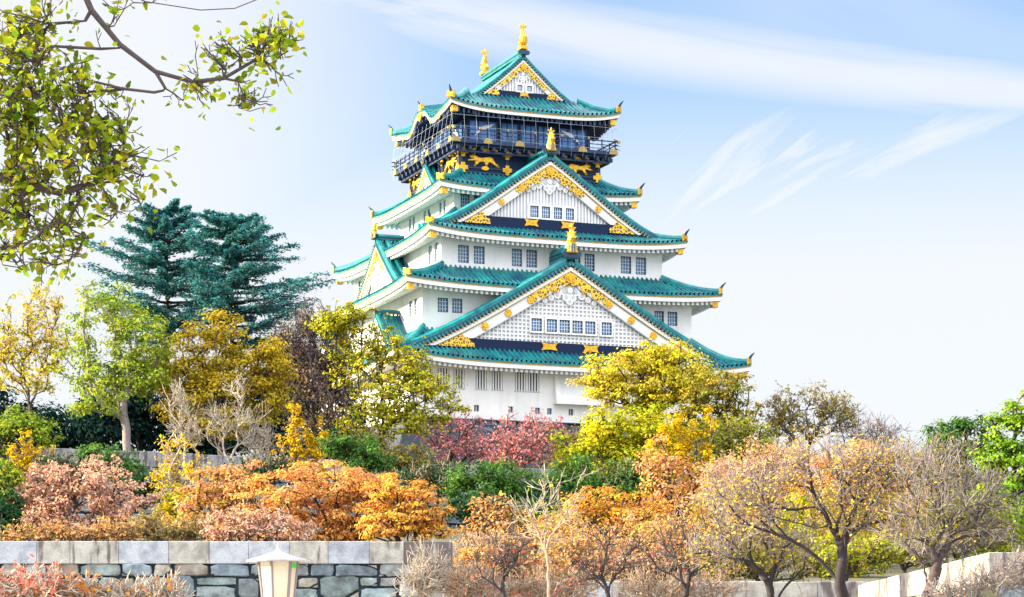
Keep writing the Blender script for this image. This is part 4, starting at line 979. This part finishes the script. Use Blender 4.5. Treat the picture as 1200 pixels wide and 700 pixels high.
tree('broadleaf_tree', 'tall lime green tree with a leaning pale trunk', 'tree', 158, 152, [(128, 362, 46, 36), (98, 412, 36, 44), (165, 395, 38, 40), (135, 440, 44, 40), (178, 430, 28, 30), (110, 475, 40, 22, .6)], 'lime', leaf=3.4, cover=1.35, clumps=150, trunk=4.6, bark='bark_grey', flat=.5, spread=.36, fork=.55)
tree('broadleaf_tree', 'broad golden brown tree in front of the cedars', 'tree', 160, 262, [(250, 392, 42, 26), (215, 430, 44, 40), (300, 432, 44, 38), (255, 445, 60, 45), (312, 470, 30, 35), (215, 475, 40, 35), (270, 490, 65, 38)], 'gold', leaf=3.2, cover=2.0, clumps=190, trunk=5, flat=.38, spread=.36)
tree('broadleaf_tree', 'dark purple tree with tangled branches between the golden tree and castle', 'tree', 172, 384, [(352, 395, 30, 26), (368, 384, 28, 20, 1.4), (385, 410, 40, 36), (350, 450, 34, 45), (390, 470, 45, 45), (365, 510, 40, 35)], 'maroon', leaf=3.0, cover=.55, clumps=190, trunk=3.4, bark='bark_dark', flat=.6, twigs=6, twig_len=20, twig_px=.3, bark_twig='bark', stems=3, fork=.3)
tree('broadleaf_tree', 'yellow topped spreading tree in front of the left castle wall', 'tree', 164, 432, [(412, 374, 40, 17, 1.6), (392, 384, 30, 20, 1.2), (448, 402, 36, 20, 1.3), (482, 428, 30, 22), (512, 455, 34, 18, .9), (470, 455, 44, 30, .9), (420, 430, 36, 34, .8), (490, 490, 42, 26, .8), (430, 490, 44, 36, .6), (530, 474, 20, 14, .8)],
     [(.60, .55, .04), (.66, .56, .04), (.40, .43, .06), (.30, .36, .06)], leaf=2.9, cover=1.7, clumps=300, trunk=2.8, flat=.35, spread=.36, stems=5, bark='bark_dark', fork=.34, twigs=2, twig_len=14, twig_px=.3)
for lab, Y, bx, lb, pal, cv in (
    ('small crimson tree against the dark stone base under the slit windows', 176, 607, [(590, 520, 32, 28), (625, 512, 34, 30), (610, 540, 44, 22)], 'crimson', .75),
    ('small dark red tree with crooked black branches beside the pale wall end', 172, 528, [(520, 510, 34, 28), (560, 515, 36, 28), (535, 535, 40, 20)], 'crimson', .6),
    ('thin reddish tree at the corner between stone base and yellow foliage', 178, 662, [(650, 515, 28, 26), (670, 535, 30, 24)], 'red', .5)):
    tree('maple_tree', lab, 'tree', Y, bx, lb, pal, leaf=3.2, cover=cv*1.0, clumps=110, trunk=2.6, bark='bark_dark', twigs=2, bark_twig='bark_grey', twig_px=.3, twig_len=14, group='red trees under the castle base', fork=.35)
tree('broadleaf_tree', 'rounded bright yellow tree overlapping the lower right roof corner', 'tree', 176, 775, [(732, 435, 54, 28), (790, 432, 50, 30), (715, 455, 42, 22), (760, 458, 60, 28), (815, 458, 34, 28), (765, 415, 40, 14)], 'yellow', leaf=3.0, cover=2.0, clumps=170, trunk=5, flat=.42, spread=.36, fork=.5, bark='bark_dark')
tree('broadleaf_tree', 'olive green tree with orange tips on the open sky side of the yellow tree', 'tree', 172, 838, [(838, 462, 44, 26), (866, 476, 28, 28), (815, 485, 35, 26), (852, 446, 34, 9, 1.3), (850, 500, 40, 22)], [(.30, .30, .06), (.24, .27, .06), (.40, .34, .07), (.55, .40, .06)], leaf=3.0, cover=1.7, clumps=150, trunk=3, ex=.8, flat=.4, spread=.36, bark='bark_dark')
tree('broadleaf_tree', 'lush yellow green tree below the rounded yellow tree', 'tree', 158, 722, [(715, 500, 46, 24), (685, 525, 42, 34), (745, 520, 50, 40), (780, 500, 36, 26), (715, 555, 55, 38)], [(.62, .58, .04), (.52, .54, .04), (.68, .58, .05), (.36, .44, .05)], leaf=3.2, cover=2.4, clumps=150, trunk=4.5, flat=.5, spread=.36, bark='bark_dark')
def ginkgo(label, Y, bx, cols, group, pal='ginkgo', cover=2.2):
    lb = []
    for x, y0, y1, w_ in cols:
        n = max(2, int((y1-y0)/(w_*1.3)))
        for i in range(n):
            t = (i+.5)/n; lb.append((x+(x-bx)*.0+3*math.sin(i*2.1), y0+(y1-y0)*t, w_*(.45+.75*t), (y1-y0)/n*.75))
    tree('ginkgo_tree', label, 'tree', Y, bx, lb, pal, leaf=3.0, cover=cover, clumps=130, trunk=3, flat=1.0, spread=.3, bark='bark_tan', group=group, fork=.3)
ginkgo('bright yellow ginkgo with upright flame like columns above the orange maple', 143, 350, [(327, 508, 560, 7), (345, 470, 560, 11), (362, 500, 560, 8), (376, 492, 560, 9)], 'yellow ginkgos')
ginkgo('bright yellow ginkgo with fanned columns beneath the yellow tree', 150, 805, [(778, 492, 575, 10), (795, 482, 580, 12), (812, 490, 580, 11), (830, 482, 575, 11), (762, 515, 575, 9)], 'yellow ginkgos')
ginkgo('low yellow ginkgo sprout by the terrace wall at the picture edge', 141, 30, [(15, 520, 560, 10), (30, 505, 560, 12), (45, 525, 560, 10), (60, 520, 552, 6)], 'yellow ginkgos')
tree('broadleaf_tree', 'thin olive tree with sparse leaves against open sky', 'tree', 172, 945, [(918, 478, 26, 20), (965, 470, 34, 20), (985, 490, 26, 18), (940, 500, 44, 18), (905, 500, 20, 14)], [(.34, .28, .06), (.42, .33, .06), (.26, .24, .07)], leaf=3.0, cover=.9, clumps=170, trunk=2.0, ex=.85, flat=.4, spread=.36, twigs=3, twig_len=13, twig_px=.25, bark_twig='bark_grey')
tree('bare_tree', 'leafless grey tree on the skyline beside the olive tree', 'tree', 174, 1018, [(1005, 505, 34, 22), (1035, 508, 28, 20), (1020, 525, 40, 18)], 'tan', cover=.2, clumps=110, trunk=1.7, ex=.85, twigs=5, twig_len=16, twig_px=.22, bark='bark_grey')
tree('broadleaf_tree', 'dense green tree on the skyline at the far side of the slope', 'tree', 182, 1132, [(1110, 505, 26, 15), (1140, 500, 32, 16), (1130, 522, 44, 16)], 'green', leaf=3.2, cover=2.6, clumps=90, trunk=4)
tree('broadleaf_tree', 'fresh bright green tree cut by the picture edge', 'tree', 112, 1200, [(1188, 500, 28, 36), (1165, 535, 26, 26), (1195, 545, 34, 34), (1178, 585, 38, 36), (1205, 480, 24, 30)], 'bright', leaf=4.2, cover=2.2, clumps=140, trunk=6, flat=.5, spread=.36)

# slope between the terrace wall and the front wall
BUSH = [
 ('shrub', 'mid green rounded bush behind the orange maple under the castle', 141, 420, [(418, 530, 34, 22), (395, 522, 24, 16), (440, 540, 20, 14)], 'green', 2.6),
 ('shrub', 'soft green bush against the terrace wall above the pink maple', 142, 130, [(125, 540, 34, 20), (150, 556, 24, 20), (105, 528, 18, 10)], 'green', 2.3),
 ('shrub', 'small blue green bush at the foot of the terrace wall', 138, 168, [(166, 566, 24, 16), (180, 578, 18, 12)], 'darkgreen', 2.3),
 ('shrub', 'yellow green mounded bush at the picture edge', 146, 20, [(12, 492, 30, 18), (45, 510, 28, 18), (0, 510, 24, 22)], 'lime', 2.6),
 ('shrub', 'round mustard yellow bush between two pink maples', 118, 206, [(205, 592, 28, 26), (200, 615, 32, 22)], [(.55, .47, .03), (.45, .42, .04), (.62, .50, .03), (.3, .32, .05)], 2.8),
 ('shrub', 'dark green bush above the wall at the picture edge', 92, 10, [(4, 600, 24, 32), (14, 625, 26, 20)], 'darkgreen', 2.8),
 ('shrub', 'pale lime bush over the dark green one at the picture edge', 104, 8, [(6, 560, 22, 22), (18, 580, 18, 20)], 'lime', 2.2),
 ('shrub', 'dark green bush in the middle of the slope below the crimson tree', 139, 580, [(575, 562, 46, 26), (615, 570, 34, 24), (548, 575, 26, 20)], 'green', 2.6),
 ('shrub', 'blackish green bush beside the end of the orange maple', 133, 555, [(550, 598, 30, 26), (580, 605, 32, 22)], 'darkgreen', 2.6),
 ('shrub', 'dark green thicket under the lush yellow green tree', 140, 690, [(680, 560, 40, 34), (720, 585, 40, 30), (650, 575, 30, 26)], 'green', 2.6),
 ('shrub', 'deep green undergrowth behind the bare sapling', 128, 650, [(640, 600, 45, 34), (690, 615, 40, 30), (620, 630, 40, 28)], 'darkgreen', 2.4),
 ('shrub', 'yellow green bush behind the big leafless tree', 108, 930, [(905, 620, 48, 34), (955, 610, 44, 34), (930, 650, 60, 30)], 'yellowgreen', 1.7),
 ('shrub', 'yellow green bush below the leaning bare trees', 100, 880, [(850, 650, 48, 30), (895, 665, 50, 26), (940, 670, 40, 24)], [(.50, .42, .06), (.60, .46, .06), (.40, .38, .06)], 1.6),
 ('shrub', 'green and yellow bush above the pale wall corner', 96, 1120, [(1090, 610, 46, 28), (1135, 600, 40, 32), (1110, 635, 58, 24), (1160, 625, 40, 26)], [(.38, .42, .06), (.26, .33, .06), (.5, .46, .07), (.3, .3, .1)], 1.6),
 ('shrub', 'low dark bush on the sunlit wall top', 88, 1060, [(1040, 640, 40, 20), (1080, 650, 34, 18)], 'olive', 1.8),
 ('shrub', 'rusty orange bush at the foot of the leafless trees', 94, 1030, [(1020, 625, 36, 24), (1060, 620, 30, 22), (1000, 650, 40, 22)], 'deeporange', 1.4),
]
for nm, lab, Y, bx, lb, pal, cv in BUSH:
    tree(nm, lab, 'bush', Y, bx, lb, pal, leaf=3.3, cover=cv, clumps=80, trunk=2.2, flat=.6, spread=.38, stems=3, fork=.25, bark='bark_dark')
tree('broadleaf_tree', 'sparse bright yellow tree in front of the terrace wall stones', 'tree', 136, 208, [(205, 525, 24, 14, .8), (225, 548, 30, 18, .8), (196, 560, 22, 18), (250, 560, 20, 14, .5)], 'ginkgo', leaf=3.2, cover=.95, clumps=110, trunk=2, bark='bark_pale', twigs=1, twig_len=14)
for lab, bx, lb in (('pale leafless tree with straight upright branches before the golden tree', 275, [(272, 470, 18, 34), (255, 500, 22, 26), (292, 498, 24, 26)]),
                    ('slim pale leafless tree beside the sparse yellow tree', 213, [(208, 480, 16, 30), (222, 505, 20, 22)]),
                    ('low pale leafless tree close to the yellow ginkgo columns', 305, [(300, 520, 20, 22), (318, 530, 14, 18)])):
    tree('bare_tree', lab, 'tree', 145, bx, lb, 'tan', cover=0, clumps=40, trunk=1.3, twigs=5, twig_len=18, bark='bark_pale', twig_px=.25, ex=.8, group='pale leafless trees before the terrace wall', fork=.5)
tree('maple_tree', 'dusty pink maple above the boulder wall at the picture side', 'tree', 104, 95, [(60, 572, 50, 30), (115, 572, 56, 32), (150, 598, 44, 30), (75, 605, 62, 30), (125, 622, 70, 20), (45, 600, 34, 30)], 'pink', leaf=3.2, cover=1.7, clumps=230, trunk=4.5, flat=.4, spread=.33, twigs=2, twig_len=14, bark='bark', bark_twig='bark_grey')
tree('maple_tree', 'salmon pink maple squeezed beside the orange maple', 'tree', 99, 255, [(250, 580, 44, 30), (285, 562, 40, 24), (235, 612, 46, 24), (290, 615, 60, 24)], 'salmon', leaf=3.2, cover=2.0, clumps=170, trunk=3.6, flat=.4, spread=.34)
tree('maple_tree', 'broad glowing orange maple behind the lantern', 'tree', 94, 405, [(330, 580, 52, 32), (375, 566, 56, 30), (415, 580, 46, 34), (350, 610, 66, 30), (420, 612, 50, 26), (390, 628, 80, 14)], 'orange', leaf=3.2, cover=2.3, clumps=220, trunk=5, flat=.34, spread=.34, fork=.3, bark='bark_dark')
tree('maple_tree', 'deep orange maple above the stained end coping block', 'tree', 91, 472, [(462, 575, 40, 24), (490, 596, 42, 32), (455, 612, 40, 26), (505, 620, 28, 18)], [(.77, .42, .12), (.79, .50, .13), (.73, .34, .12), (.77, .53, .10)], leaf=3.2, cover=2.3, clumps=170, trunk=4.4, flat=.34, spread=.34, fork=.3, bark='bark_dark')
tree('maple_tree', 'thin orange and tan maple just past the end of the boulder wall', 'tree', 112, 590, [(575, 600, 34, 18), (610, 618, 34, 22), (570, 630, 40, 22)], 'salmon', leaf=3.2, cover=1.3, clumps=120, trunk=3, flat=.45, twigs=1)
tree('maple_tree', 'amber maple in the middle of the slope behind dark twigs', 'tree', 108, 712, [(695, 590, 40, 22), (740, 605, 40, 28), (700, 625, 48, 26), (670, 610, 26, 18)], [(.72, .42, .08), (.70, .34, .10), (.66, .46, .08)], leaf=3.2, cover=1.7, clumps=160, trunk=3.6, flat=.4)
tree('maple_tree', 'tall salmon orange maple under the ginkgo columns', 'tree', 124, 790, [(770, 545, 28, 34), (800, 575, 44, 34), (850, 570, 40, 36), (790, 615, 55, 34)], 'salmon', leaf=3.2, cover=1.8, clumps=190, trunk=4, flat=.42)
tree('maple_tree', 'orange maple showing through the big leafless crown', 'tree', 118, 990, [(960, 560, 46, 32), (1005, 548, 44, 34), (1045, 575, 40, 34), (975, 595, 60, 28)], 'salmon', leaf=3.2, cover=1.7, clumps=190, trunk=4, flat=.42)
tree('bare_tree', 'rosy brown leafless thicket tree between salmon maple and big bare tree', 'tree', 110, 870, [(860, 560, 46, 34), (905, 550, 44, 32), (880, 600, 60, 36), (830, 610, 40, 36)], 'pink', cover=.55, clumps=170, trunk=3.4, twigs=6, twig_len=18, twig_px=.32, bark='bark', bark_twig='bark_tan')
tree('bare_tree', 'grey leafless tree on the skyline near the bright green tree', 'tree', 118, 1105, [(1080, 540, 40, 28), (1125, 535, 40, 30), (1100, 570, 56, 28), (1150, 570, 36, 30)], 'olive', cover=.55, clumps=180, trunk=3.4, twigs=6, twig_len=18, twig_px=.32, bark='bark_grey')
tree('bare_tree', 'tan leafless bush along the wall end', 'bush', 84, 585, [(560, 650, 40, 26), (600, 660, 46, 28), (545, 680, 36, 22)], 'tan', cover=.5, clumps=150, trunk=2.4, twigs=5, twig_len=14, bark='bark_tan', stems=4, fork=.25, base_z=2.4)
tree('bare_tree', 'tan leafless bush behind the dark sapling', 'bush', 83, 690, [(665, 655, 46, 28), (715, 660, 48, 30), (690, 640, 50, 26)], 'salmon', cover=.8, clumps=150, trunk=2.4, twigs=4, twig_len=14, bark='bark_tan', stems=4, fork=.25)
tree('bare_tree', 'rosy leafless bush before the yellow green bushes', 'bush', 86, 800, [(775, 655, 46, 32), (825, 660, 44, 30), (800, 630, 46, 28), (860, 680, 44, 22)], 'salmon', cover=.8, clumps=160, trunk=2.4, twigs=4, twig_len=15, bark='bark', bark_twig='bark_tan', stems=4, fork=.25)
tree('bare_tree', 'grey brown leafless bush spilling over the sunlit wall', 'bush', 72, 1130, [(1110, 640, 40, 14), (1160, 630, 36, 14), (1090, 650, 30, 12)], 'olive', cover=.4, clumps=90, trunk=2, twigs=4, twig_len=16, bark='bark_grey', stems=4, fork=.25)
FILL = [
 ('maple_tree', 'tan and orange maple low in the middle behind the reddish sapling', 98, 640, [(620, 640, 44, 26), (660, 625, 40, 24), (585, 650, 36, 24), (690, 650, 44, 24)], [(.70, .44, .22), (.72, .36, .14), (.66, .48, .28), (.60, .46, .10)], 1.6),
 ('maple_tree', 'pale orange maple low on the slope between amber and salmon maples', 100, 770, [(750, 630, 40, 28), (795, 640, 46, 26), (840, 625, 44, 30), (730, 655, 36, 22)], [(.72, .44, .22), (.74, .50, .16), (.66, .40, .26), (.60, .52, .10)], 1.6),
 ('maple_tree', 'rusty maple behind the leaning leafless trees', 105, 1060, [(1035, 590, 44, 30), (1075, 600, 40, 28), (1010, 615, 44, 26)], [(.70, .36, .12), (.72, .46, .12), (.56, .46, .10), (.66, .30, .16)], 1.5),
 ('maple_tree', 'salmon tinged thicket maple on the crest before the olive tree', 122, 915, [(890, 540, 46, 22), (940, 548, 44, 24), (860, 580, 44, 28), (920, 585, 56, 26)], 'salmon', 1.2),
 ('shrub', 'yellow flecked bush at the foot of the big leafless tree', 84, 985, [(960, 650, 44, 26), (1010, 655, 40, 22), (985, 630, 40, 22)], 'yellowgreen', 1.4),
 ('shrub', 'dull green bush on the crest below the skyline trees', 130, 1065, [(1040, 555, 40, 26), (1080, 565, 38, 24), (1110, 580, 40, 22)], 'olive', 1.4),
 ('shrub', 'bright lime bush on the slope under the bright green tree', 104, 1165, [(1150, 610, 38, 30), (1190, 615, 34, 30), (1170, 640, 44, 18)], 'bright', 1.5),
 ('shrub', 'olive bush hiding the foot of the stone base below the olive tree', 165, 850, [(835, 520, 40, 24), (875, 515, 30, 26), (900, 535, 40, 22), (850, 545, 50, 22)], [(.34, .36, .07), (.28, .32, .07), (.46, .40, .07)], 1.9),
 ('shrub', 'dark green bush at the foot of the yellow topped tree', 158, 470, [(455, 535, 36, 20), (495, 540, 30, 18), (430, 520, 28, 20)], 'olive', 1.4),
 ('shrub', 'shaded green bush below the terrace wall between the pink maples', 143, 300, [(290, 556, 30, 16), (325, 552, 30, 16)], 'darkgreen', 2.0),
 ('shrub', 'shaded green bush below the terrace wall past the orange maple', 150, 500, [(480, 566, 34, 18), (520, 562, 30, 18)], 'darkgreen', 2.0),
 ('shrub', 'dark bush under the terrace coping above the pink maple', 139, 75, [(60, 545, 26, 14), (90, 552, 24, 14)], 'darkgreen', 2.0),
 ('broadleaf_tree', 'rust and green mixed tree between the amber maple and the leaning leafless trees', 92, 860, [(835, 610, 40, 34), (880, 625, 40, 30), (820, 645, 40, 24)], [(.62, .30, .08), (.40, .40, .08), (.66, .44, .08), (.30, .28, .08)], 1.4),
 ('broadleaf_tree', 'olive and orange mixed tree behind the trunk of the large leafless tree', 90, 1020, [(990, 600, 44, 34), (1040, 610, 40, 30), (1080, 625, 40, 22)], [(.45, .44, .07), (.66, .38, .08), (.36, .34, .08), (.56, .46, .06)], 1.3),
 ('shrub', 'olive bush filling the gap behind the low parapet', 74, 900, [(880, 655, 40, 22), (930, 660, 44, 20), (850, 668, 36, 16)], 'olive', 1.7),
 ('shrub', 'yellow green bush against the inner corner of the pale wall', 74, 990, [(975, 655, 40, 22), (1020, 650, 40, 24), (1045, 645, 30, 18)], 'yellowgreen', 1.5),
 ('shrub', 'tan leaved bush between the low parapet and the amber maple', 75, 740, [(720, 662, 40, 18), (765, 665, 40, 16), (800, 668, 36, 16)], 'tan', 1.5),
 ('shrub', 'tan leaved bush tucked behind the end of the boulder wall', 77, 575, [(560, 655, 34, 20), (600, 665, 36, 16), (640, 668, 36, 16)], 'salmon', 1.5),
 ('shrub', 'low salmon bush right behind the coping beside the pink maple', 82, 60, [(40, 626, 46, 14), (90, 628, 44, 12), (140, 624, 30, 14)], 'salmon', 1.6),
 ('shrub', 'olive brown low bush behind the coping between two maples', 83, 190, [(170, 622, 30, 16), (205, 626, 30, 14), (230, 620, 22, 16)], [(.34, .28, .08), (.42, .30, .12), (.26, .26, .07)], 1.6),
 ('shrub', 'dusty pink low bush behind the coping in front of the salmon maple', 82, 290, [(270, 620, 36, 18), (315, 616, 40, 20), (350, 626, 30, 12)], 'pink', 1.8),
 ('shrub', 'green bush between the ginkgo columns and the lush tree', 139, 745, [(735, 560, 34, 26), (770, 560, 26, 24)], 'green', 2.0),
]
for nm, lab, Y, bx, lb, pal, cv in FILL:
    tree(nm, lab, 'bush' if nm == 'shrub' else 'tree', Y, bx, lb, pal, leaf=3.2, cover=cv, clumps=130, trunk=2.8, flat=.45, spread=.38, stems=3, fork=.28, bark='bark', twigs=2, twig_len=14, twig_px=.32, bark_twig='bark_tan')
# in front of the walls
tree('bare_tree', 'large leafless tree with a black forked trunk before the pale wall', 'tree', 57, 1003, [(985, 550, 60, 36), (930, 560, 60, 40), (1045, 555, 60, 40), (890, 590, 50, 34), (1000, 600, 70, 40), (1090, 590, 46, 36), (860, 575, 40, 26)], [(.60, .55, .07), (.66, .36, .14), (.70, .46, .14)], leaf=3.2, cover=.30, clumps=150, trunk=6.5, twigs=7, twig_len=30, twig_px=.3, bark='bark_dark', bark_twig='bark_grey', fork=.80, base_z=GZ, twist=.25, ex=.75)
tree('bare_tree', 'leaning leafless tree whose grey limbs reach over the wall corner', 'tree', 53, 1040, [(1120, 590, 50, 34), (1090, 555, 44, 34), (1150, 610, 44, 26), (1075, 620, 40, 30), (1160, 575, 30, 26)], 'olive', leaf=3.2, cover=.22, clumps=110, trunk=6, twigs=7, twig_len=28, twig_px=.3, bark='bark', bark_twig='bark_grey', ex=.75, fork=.68, base_z=GZ, twist=.25)
tree('bare_tree', 'leafless tree leaning away from the large forked one', 'tree', 61, 965, [(890, 630, 44, 34), (860, 605, 40, 30), (925, 640, 36, 30), (840, 650, 36, 26)], [(.50, .50, .07), (.62, .38, .12), (.58, .52, .08)], leaf=3.2, cover=.30, clumps=100, trunk=4.5, twigs=7, twig_len=26, twig_px=.3, bark='bark_dark', bark_twig='bark_grey', ex=.75, fork=.66, base_z=GZ, twist=.25)
tree('bare_tree', 'slim reddish sapling with pale bare branches in the middle', 'tree', 60, 647, [(645, 600, 34, 40), (665, 570, 24, 26), (620, 610, 26, 30), (645, 560, 20, 20)], 'yellowgreen', leaf=4, cover=.04, clumps=26, trunk=1.7, twigs=4, twig_len=26, twig_px=.32, bark='bark_tan', bark_twig='bark_pale', ex=.8, fork=.78, base_z=GZ)
for lab, bx, lb in (('dark leafless sapling before the amber maple', 725, [(705, 640, 30, 30), (740, 650, 28, 28), (690, 670, 30, 20)]), ('dark leafless sapling before the rosy bush', 800, [(790, 640, 30, 32), (830, 650, 30, 30), (770, 670, 26, 20)]), ('dark leafless sapling near the end of the boulder wall', 590, [(575, 660, 26, 24), (605, 650, 24, 26)])):
    tree('bare_tree', lab, 'tree', 64, bx, lb, 'red', leaf=4, cover=.06, clumps=30, trunk=2.6, twigs=4, twig_len=24, twig_px=.3, bark='bark_dark', bark_twig='bark', fork=.72, base_z=GZ, group='dark saplings before the low parapet')
for lab, bx, lb, bk in (('pale twiggy shrub in front of the squared corner stone', 502, [(498, 672, 24, 22), (520, 680, 22, 18), (485, 690, 20, 14)], 'bark_pale'), ('tan twiggy shrub before the low parapet', 560, [(560, 685, 30, 20), (585, 690, 24, 16), (540, 690, 20, 18)], 'bark_tan'), ('tan twiggy shrub under the reddish sapling', 650, [(640, 690, 34, 16), (675, 690, 30, 18), (615, 692, 24, 14)], 'bark_tan'),
                       ('tan twiggy shrub at the foot of the rosy bush', 770, [(750, 690, 34, 16), (800, 690, 36, 18), (840, 692, 30, 14)], 'bark_tan'), ('grey twiggy shrub in the shade of the wall corner', 1150, [(1120, 690, 36, 18), (1165, 680, 30, 22), (1195, 672, 24, 26)], 'bark_grey')):
    tree('shrub', lab, 'bush', 49 if bx > 1000 else 66, bx, lb, 'red' if bx in (650, 560) else 'tan', leaf=4, cover=.10, clumps=80, trunk=1.6, twigs=8, twig_len=20, twig_px=.3, bark=bk, stems=5, fork=.35, base_z=GZ, group='twiggy shrubs at the wall foot')
for lab, bx, lb in (('red leaved shrub tipped with pale twigs at the picture corner', 40, [(20, 685, 34, 20), (60, 688, 34, 18), (5, 700, 30, 30)]), ('orange red shrub with pale twigs beside the picture corner', 110, [(95, 692, 34, 14), (125, 700, 36, 12), (60, 705, 40, 14)]), ('thin orange shrub with straw coloured stalks before the boulders', 185, [(160, 698, 30, 14), (195, 700, 26, 18)])):
    tree('shrub', lab, 'bush', 48, bx, lb, 'red' if bx < 100 else 'deeporange', leaf=5.5, cover=1.0 if bx < 150 else .5, clumps=90, trunk=2, twigs=4, twig_len=20, twig_px=.6, bark='bark_pale', stems=5, fork=.4, base_z=GZ, flat=1, up=.1, group='red shrubs below the boulder wall', leafjit=.6)

# the near tree whose leafy limbs hang into the picture from beyond its edge
YO = 12.0
tree('overhanging_tree', 'near tree hanging yellow green pointed leaves over the picture corner', 'tree', YO, -560,
     [(20, 30, 40, 50), (40, 90, 60, 44), (20, 140, 50, 50), (85, 125, 46, 34), (120, 155, 36, 36), (60, 200, 66, 46), (150, 200, 44, 32), (15, 255, 48, 46), (85, 255, 56, 32), (150, 245, 30, 18), (60, 300, 34, 16, .8), (15, 300, 26, 14), (-60, 150, 60, 120, .7),
      (285, 50, 44, 20, .7), (325, 78, 26, 14, 1), (245, 62, 26, 22, .5), (300, 122, 28, 14, .9), (225, 108, 26, 14, .8), (338, 30, 10, 22, .6), (212, 150, 14, 16, .6), (240, 168, 18, 10, .9), (150, 4, 30, 8, .8), (318, 50, 20, 20, .6)],
     [(.24, .36, .03), (.36, .45, .035), (.50, .50, .05), (.15, .26, .035), (.40, .38, .05)], leaf=9.2, cover=1.0, clumps=420, trunk=6.5, bark='bark', flat=1, spread=.42, shape='leaf', hang=.35, twigs=3, twig_len=22, twig_px=.6, base_z=GZ, leafjit=2.2, depth=.8, bark_twig='bark', ex=.85,
     limbs=[(None, [[-4.9, YO, GZ], [-4.8, YO, 1.0], [-4.6, YO, 2.4]]), (0, [[-4.6, YO, 2.4], (-330, 235, YO), (-150, 190, YO), (0, 208, YO), (70, 226, YO), (110, 215, YO)]),
            (0, [[-4.6, YO, 2.4], (-300, 20, YO), (-60, -90, YO), (85, -40, YO), (107, 12, YO), (140, 52, YO), (182, 84, YO), (194, 104, YO)]),
            (0, [(182, 84, YO), (225, 96, YO), (262, 92, YO), (300, 70, YO)]), (0, [(85, -40, YO), (170, 2, YO), (235, 12, YO), (275, 10, YO), (310, -4, YO)])])

# ------------------------------------------------------------------ lantern
YL = 20.0; lp = at(326, 0, YL); lam = empty('street_lantern', (lp[0], YL, GZ), label='cream hexagonal lantern with a white pointed roof in front of the boulder wall', cat='lantern')
M['lamp_metal'] = mat('lamp_metal', (.42, .40, .41), .55, noise=.4, nscale=9, col2=(.30, .27, .28)); M['lamp_bar'] = mat('lamp_bar', (.20, .17, .19), .5); M['lamp_panel'] = mat('lamp_panel', (.62, .56, .45), .45, noise=.4, nscale=5, col2=(.58, .48, .33))
M['sticker'] = mat('sticker', (.02, .55, .04), .6)
z_e = (HZ-659)/F*YL-GZ; hx = lambda r, z, a0=.26: [(r*math.cos(a0+i*math.pi/3), r*math.sin(a0+i*math.pi/3), z) for i in range(6)]
def rings(mb, rs, mi=0):
    n = len(rs); vs = [p for r in rs for p in r]
    mb.add(vs, [(i*6+j, i*6+(j+1) % 6, (i+1)*6+(j+1) % 6, (i+1)*6+j) for i in range(n-1) for j in range(6)]+[tuple(range(5, -1, -1)), tuple((n-1)*6+j for j in range(6))], mi)
mb = MB(); rings(mb, [hx(.262, z_e+.006), hx(.27, z_e), hx(.27, z_e+.014), hx(.19, z_e+.038), hx(.10, z_e+.066), hx(.035, z_e+.088)]); mb.build('roof', M['lamp_metal'], lam)
mb = MB(); mb.lathe([(.034, 0), (.026, .012), (.012, .03), (.008, .055), (.002, .085)], (0, 0, z_e+.086), 8); mb.build('finial', M['lamp_metal'], lam)
top, bot = hx(.165, z_e+.004), hx(.095, z_e-.62)
mb = MB(); rings(mb, [hx(.15, z_e-.02), hx(.155, z_e+.0035)]); mb.build('ceiling_plate', M['lamp_metal'], lam)
for i in range(6):
    j = (i+1) % 6; mb = MB(); mb.tube([top[i], bot[i]], [.014, .012], 6); mb.build('frame_bar', M['lamp_bar'], lam)
    mb = MB(); q = [np.array(p)*np.array([.94, .94, 1]) for p in (top[i], top[j], bot[j], bot[i])]
    n_ = np.cross(q[1]-q[0], q[3]-q[0]); n_ = n_/np.linalg.norm(n_)*.006
    mb.add([tuple(p+n_) for p in q]+[tuple(p-n_) for p in q], [(0, 1, 2, 3), (7, 6, 5, 4), (0, 4, 5, 1), (1, 5, 6, 2), (2, 6, 7, 3), (3, 7, 4, 0)]); pn = mb.build('panel', M['lamp_panel'], lam)
    mid = (q[0]+q[1])/2
    if mid[1] < 0 and mid[0] > .05:
        f = lambda a, b: (q[0]*(1-a)+q[1]*a)*(1-b)+(q[3]*(1-a)+q[2]*a)*b
        o_ = np.array([mid[0], mid[1], 0]); o_ = o_/np.linalg.norm(o_)*.009
        c = [f(.16, .022), f(.84, .022), f(.84, .085), f(.16, .085)]
        mb = MB(); mb.add([tuple(p+o_) for p in c]+[tuple(p+o_*1.3) for p in c], [(0, 1, 2, 3), (4, 5, 6, 7), (0, 1, 5, 4), (1, 2, 6, 5), (2, 3, 7, 6), (3, 0, 4, 7)]); mb.build('sticker', M['sticker'], pn)
mb = MB(); mb.lathe([(.11, z_e-.66), (.10, z_e-.62), (.05, z_e-.68)][::-1], (0, 0, 0), 12); mb.build('collar', M['lamp_metal'], lam)
mb = MB(); mb.lathe([(.09, 0), (.09, .25), (.055, .35), (.045, z_e-.66)], (0, 0, 0), 12); mb.build('post', M['lamp_metal'], lam)
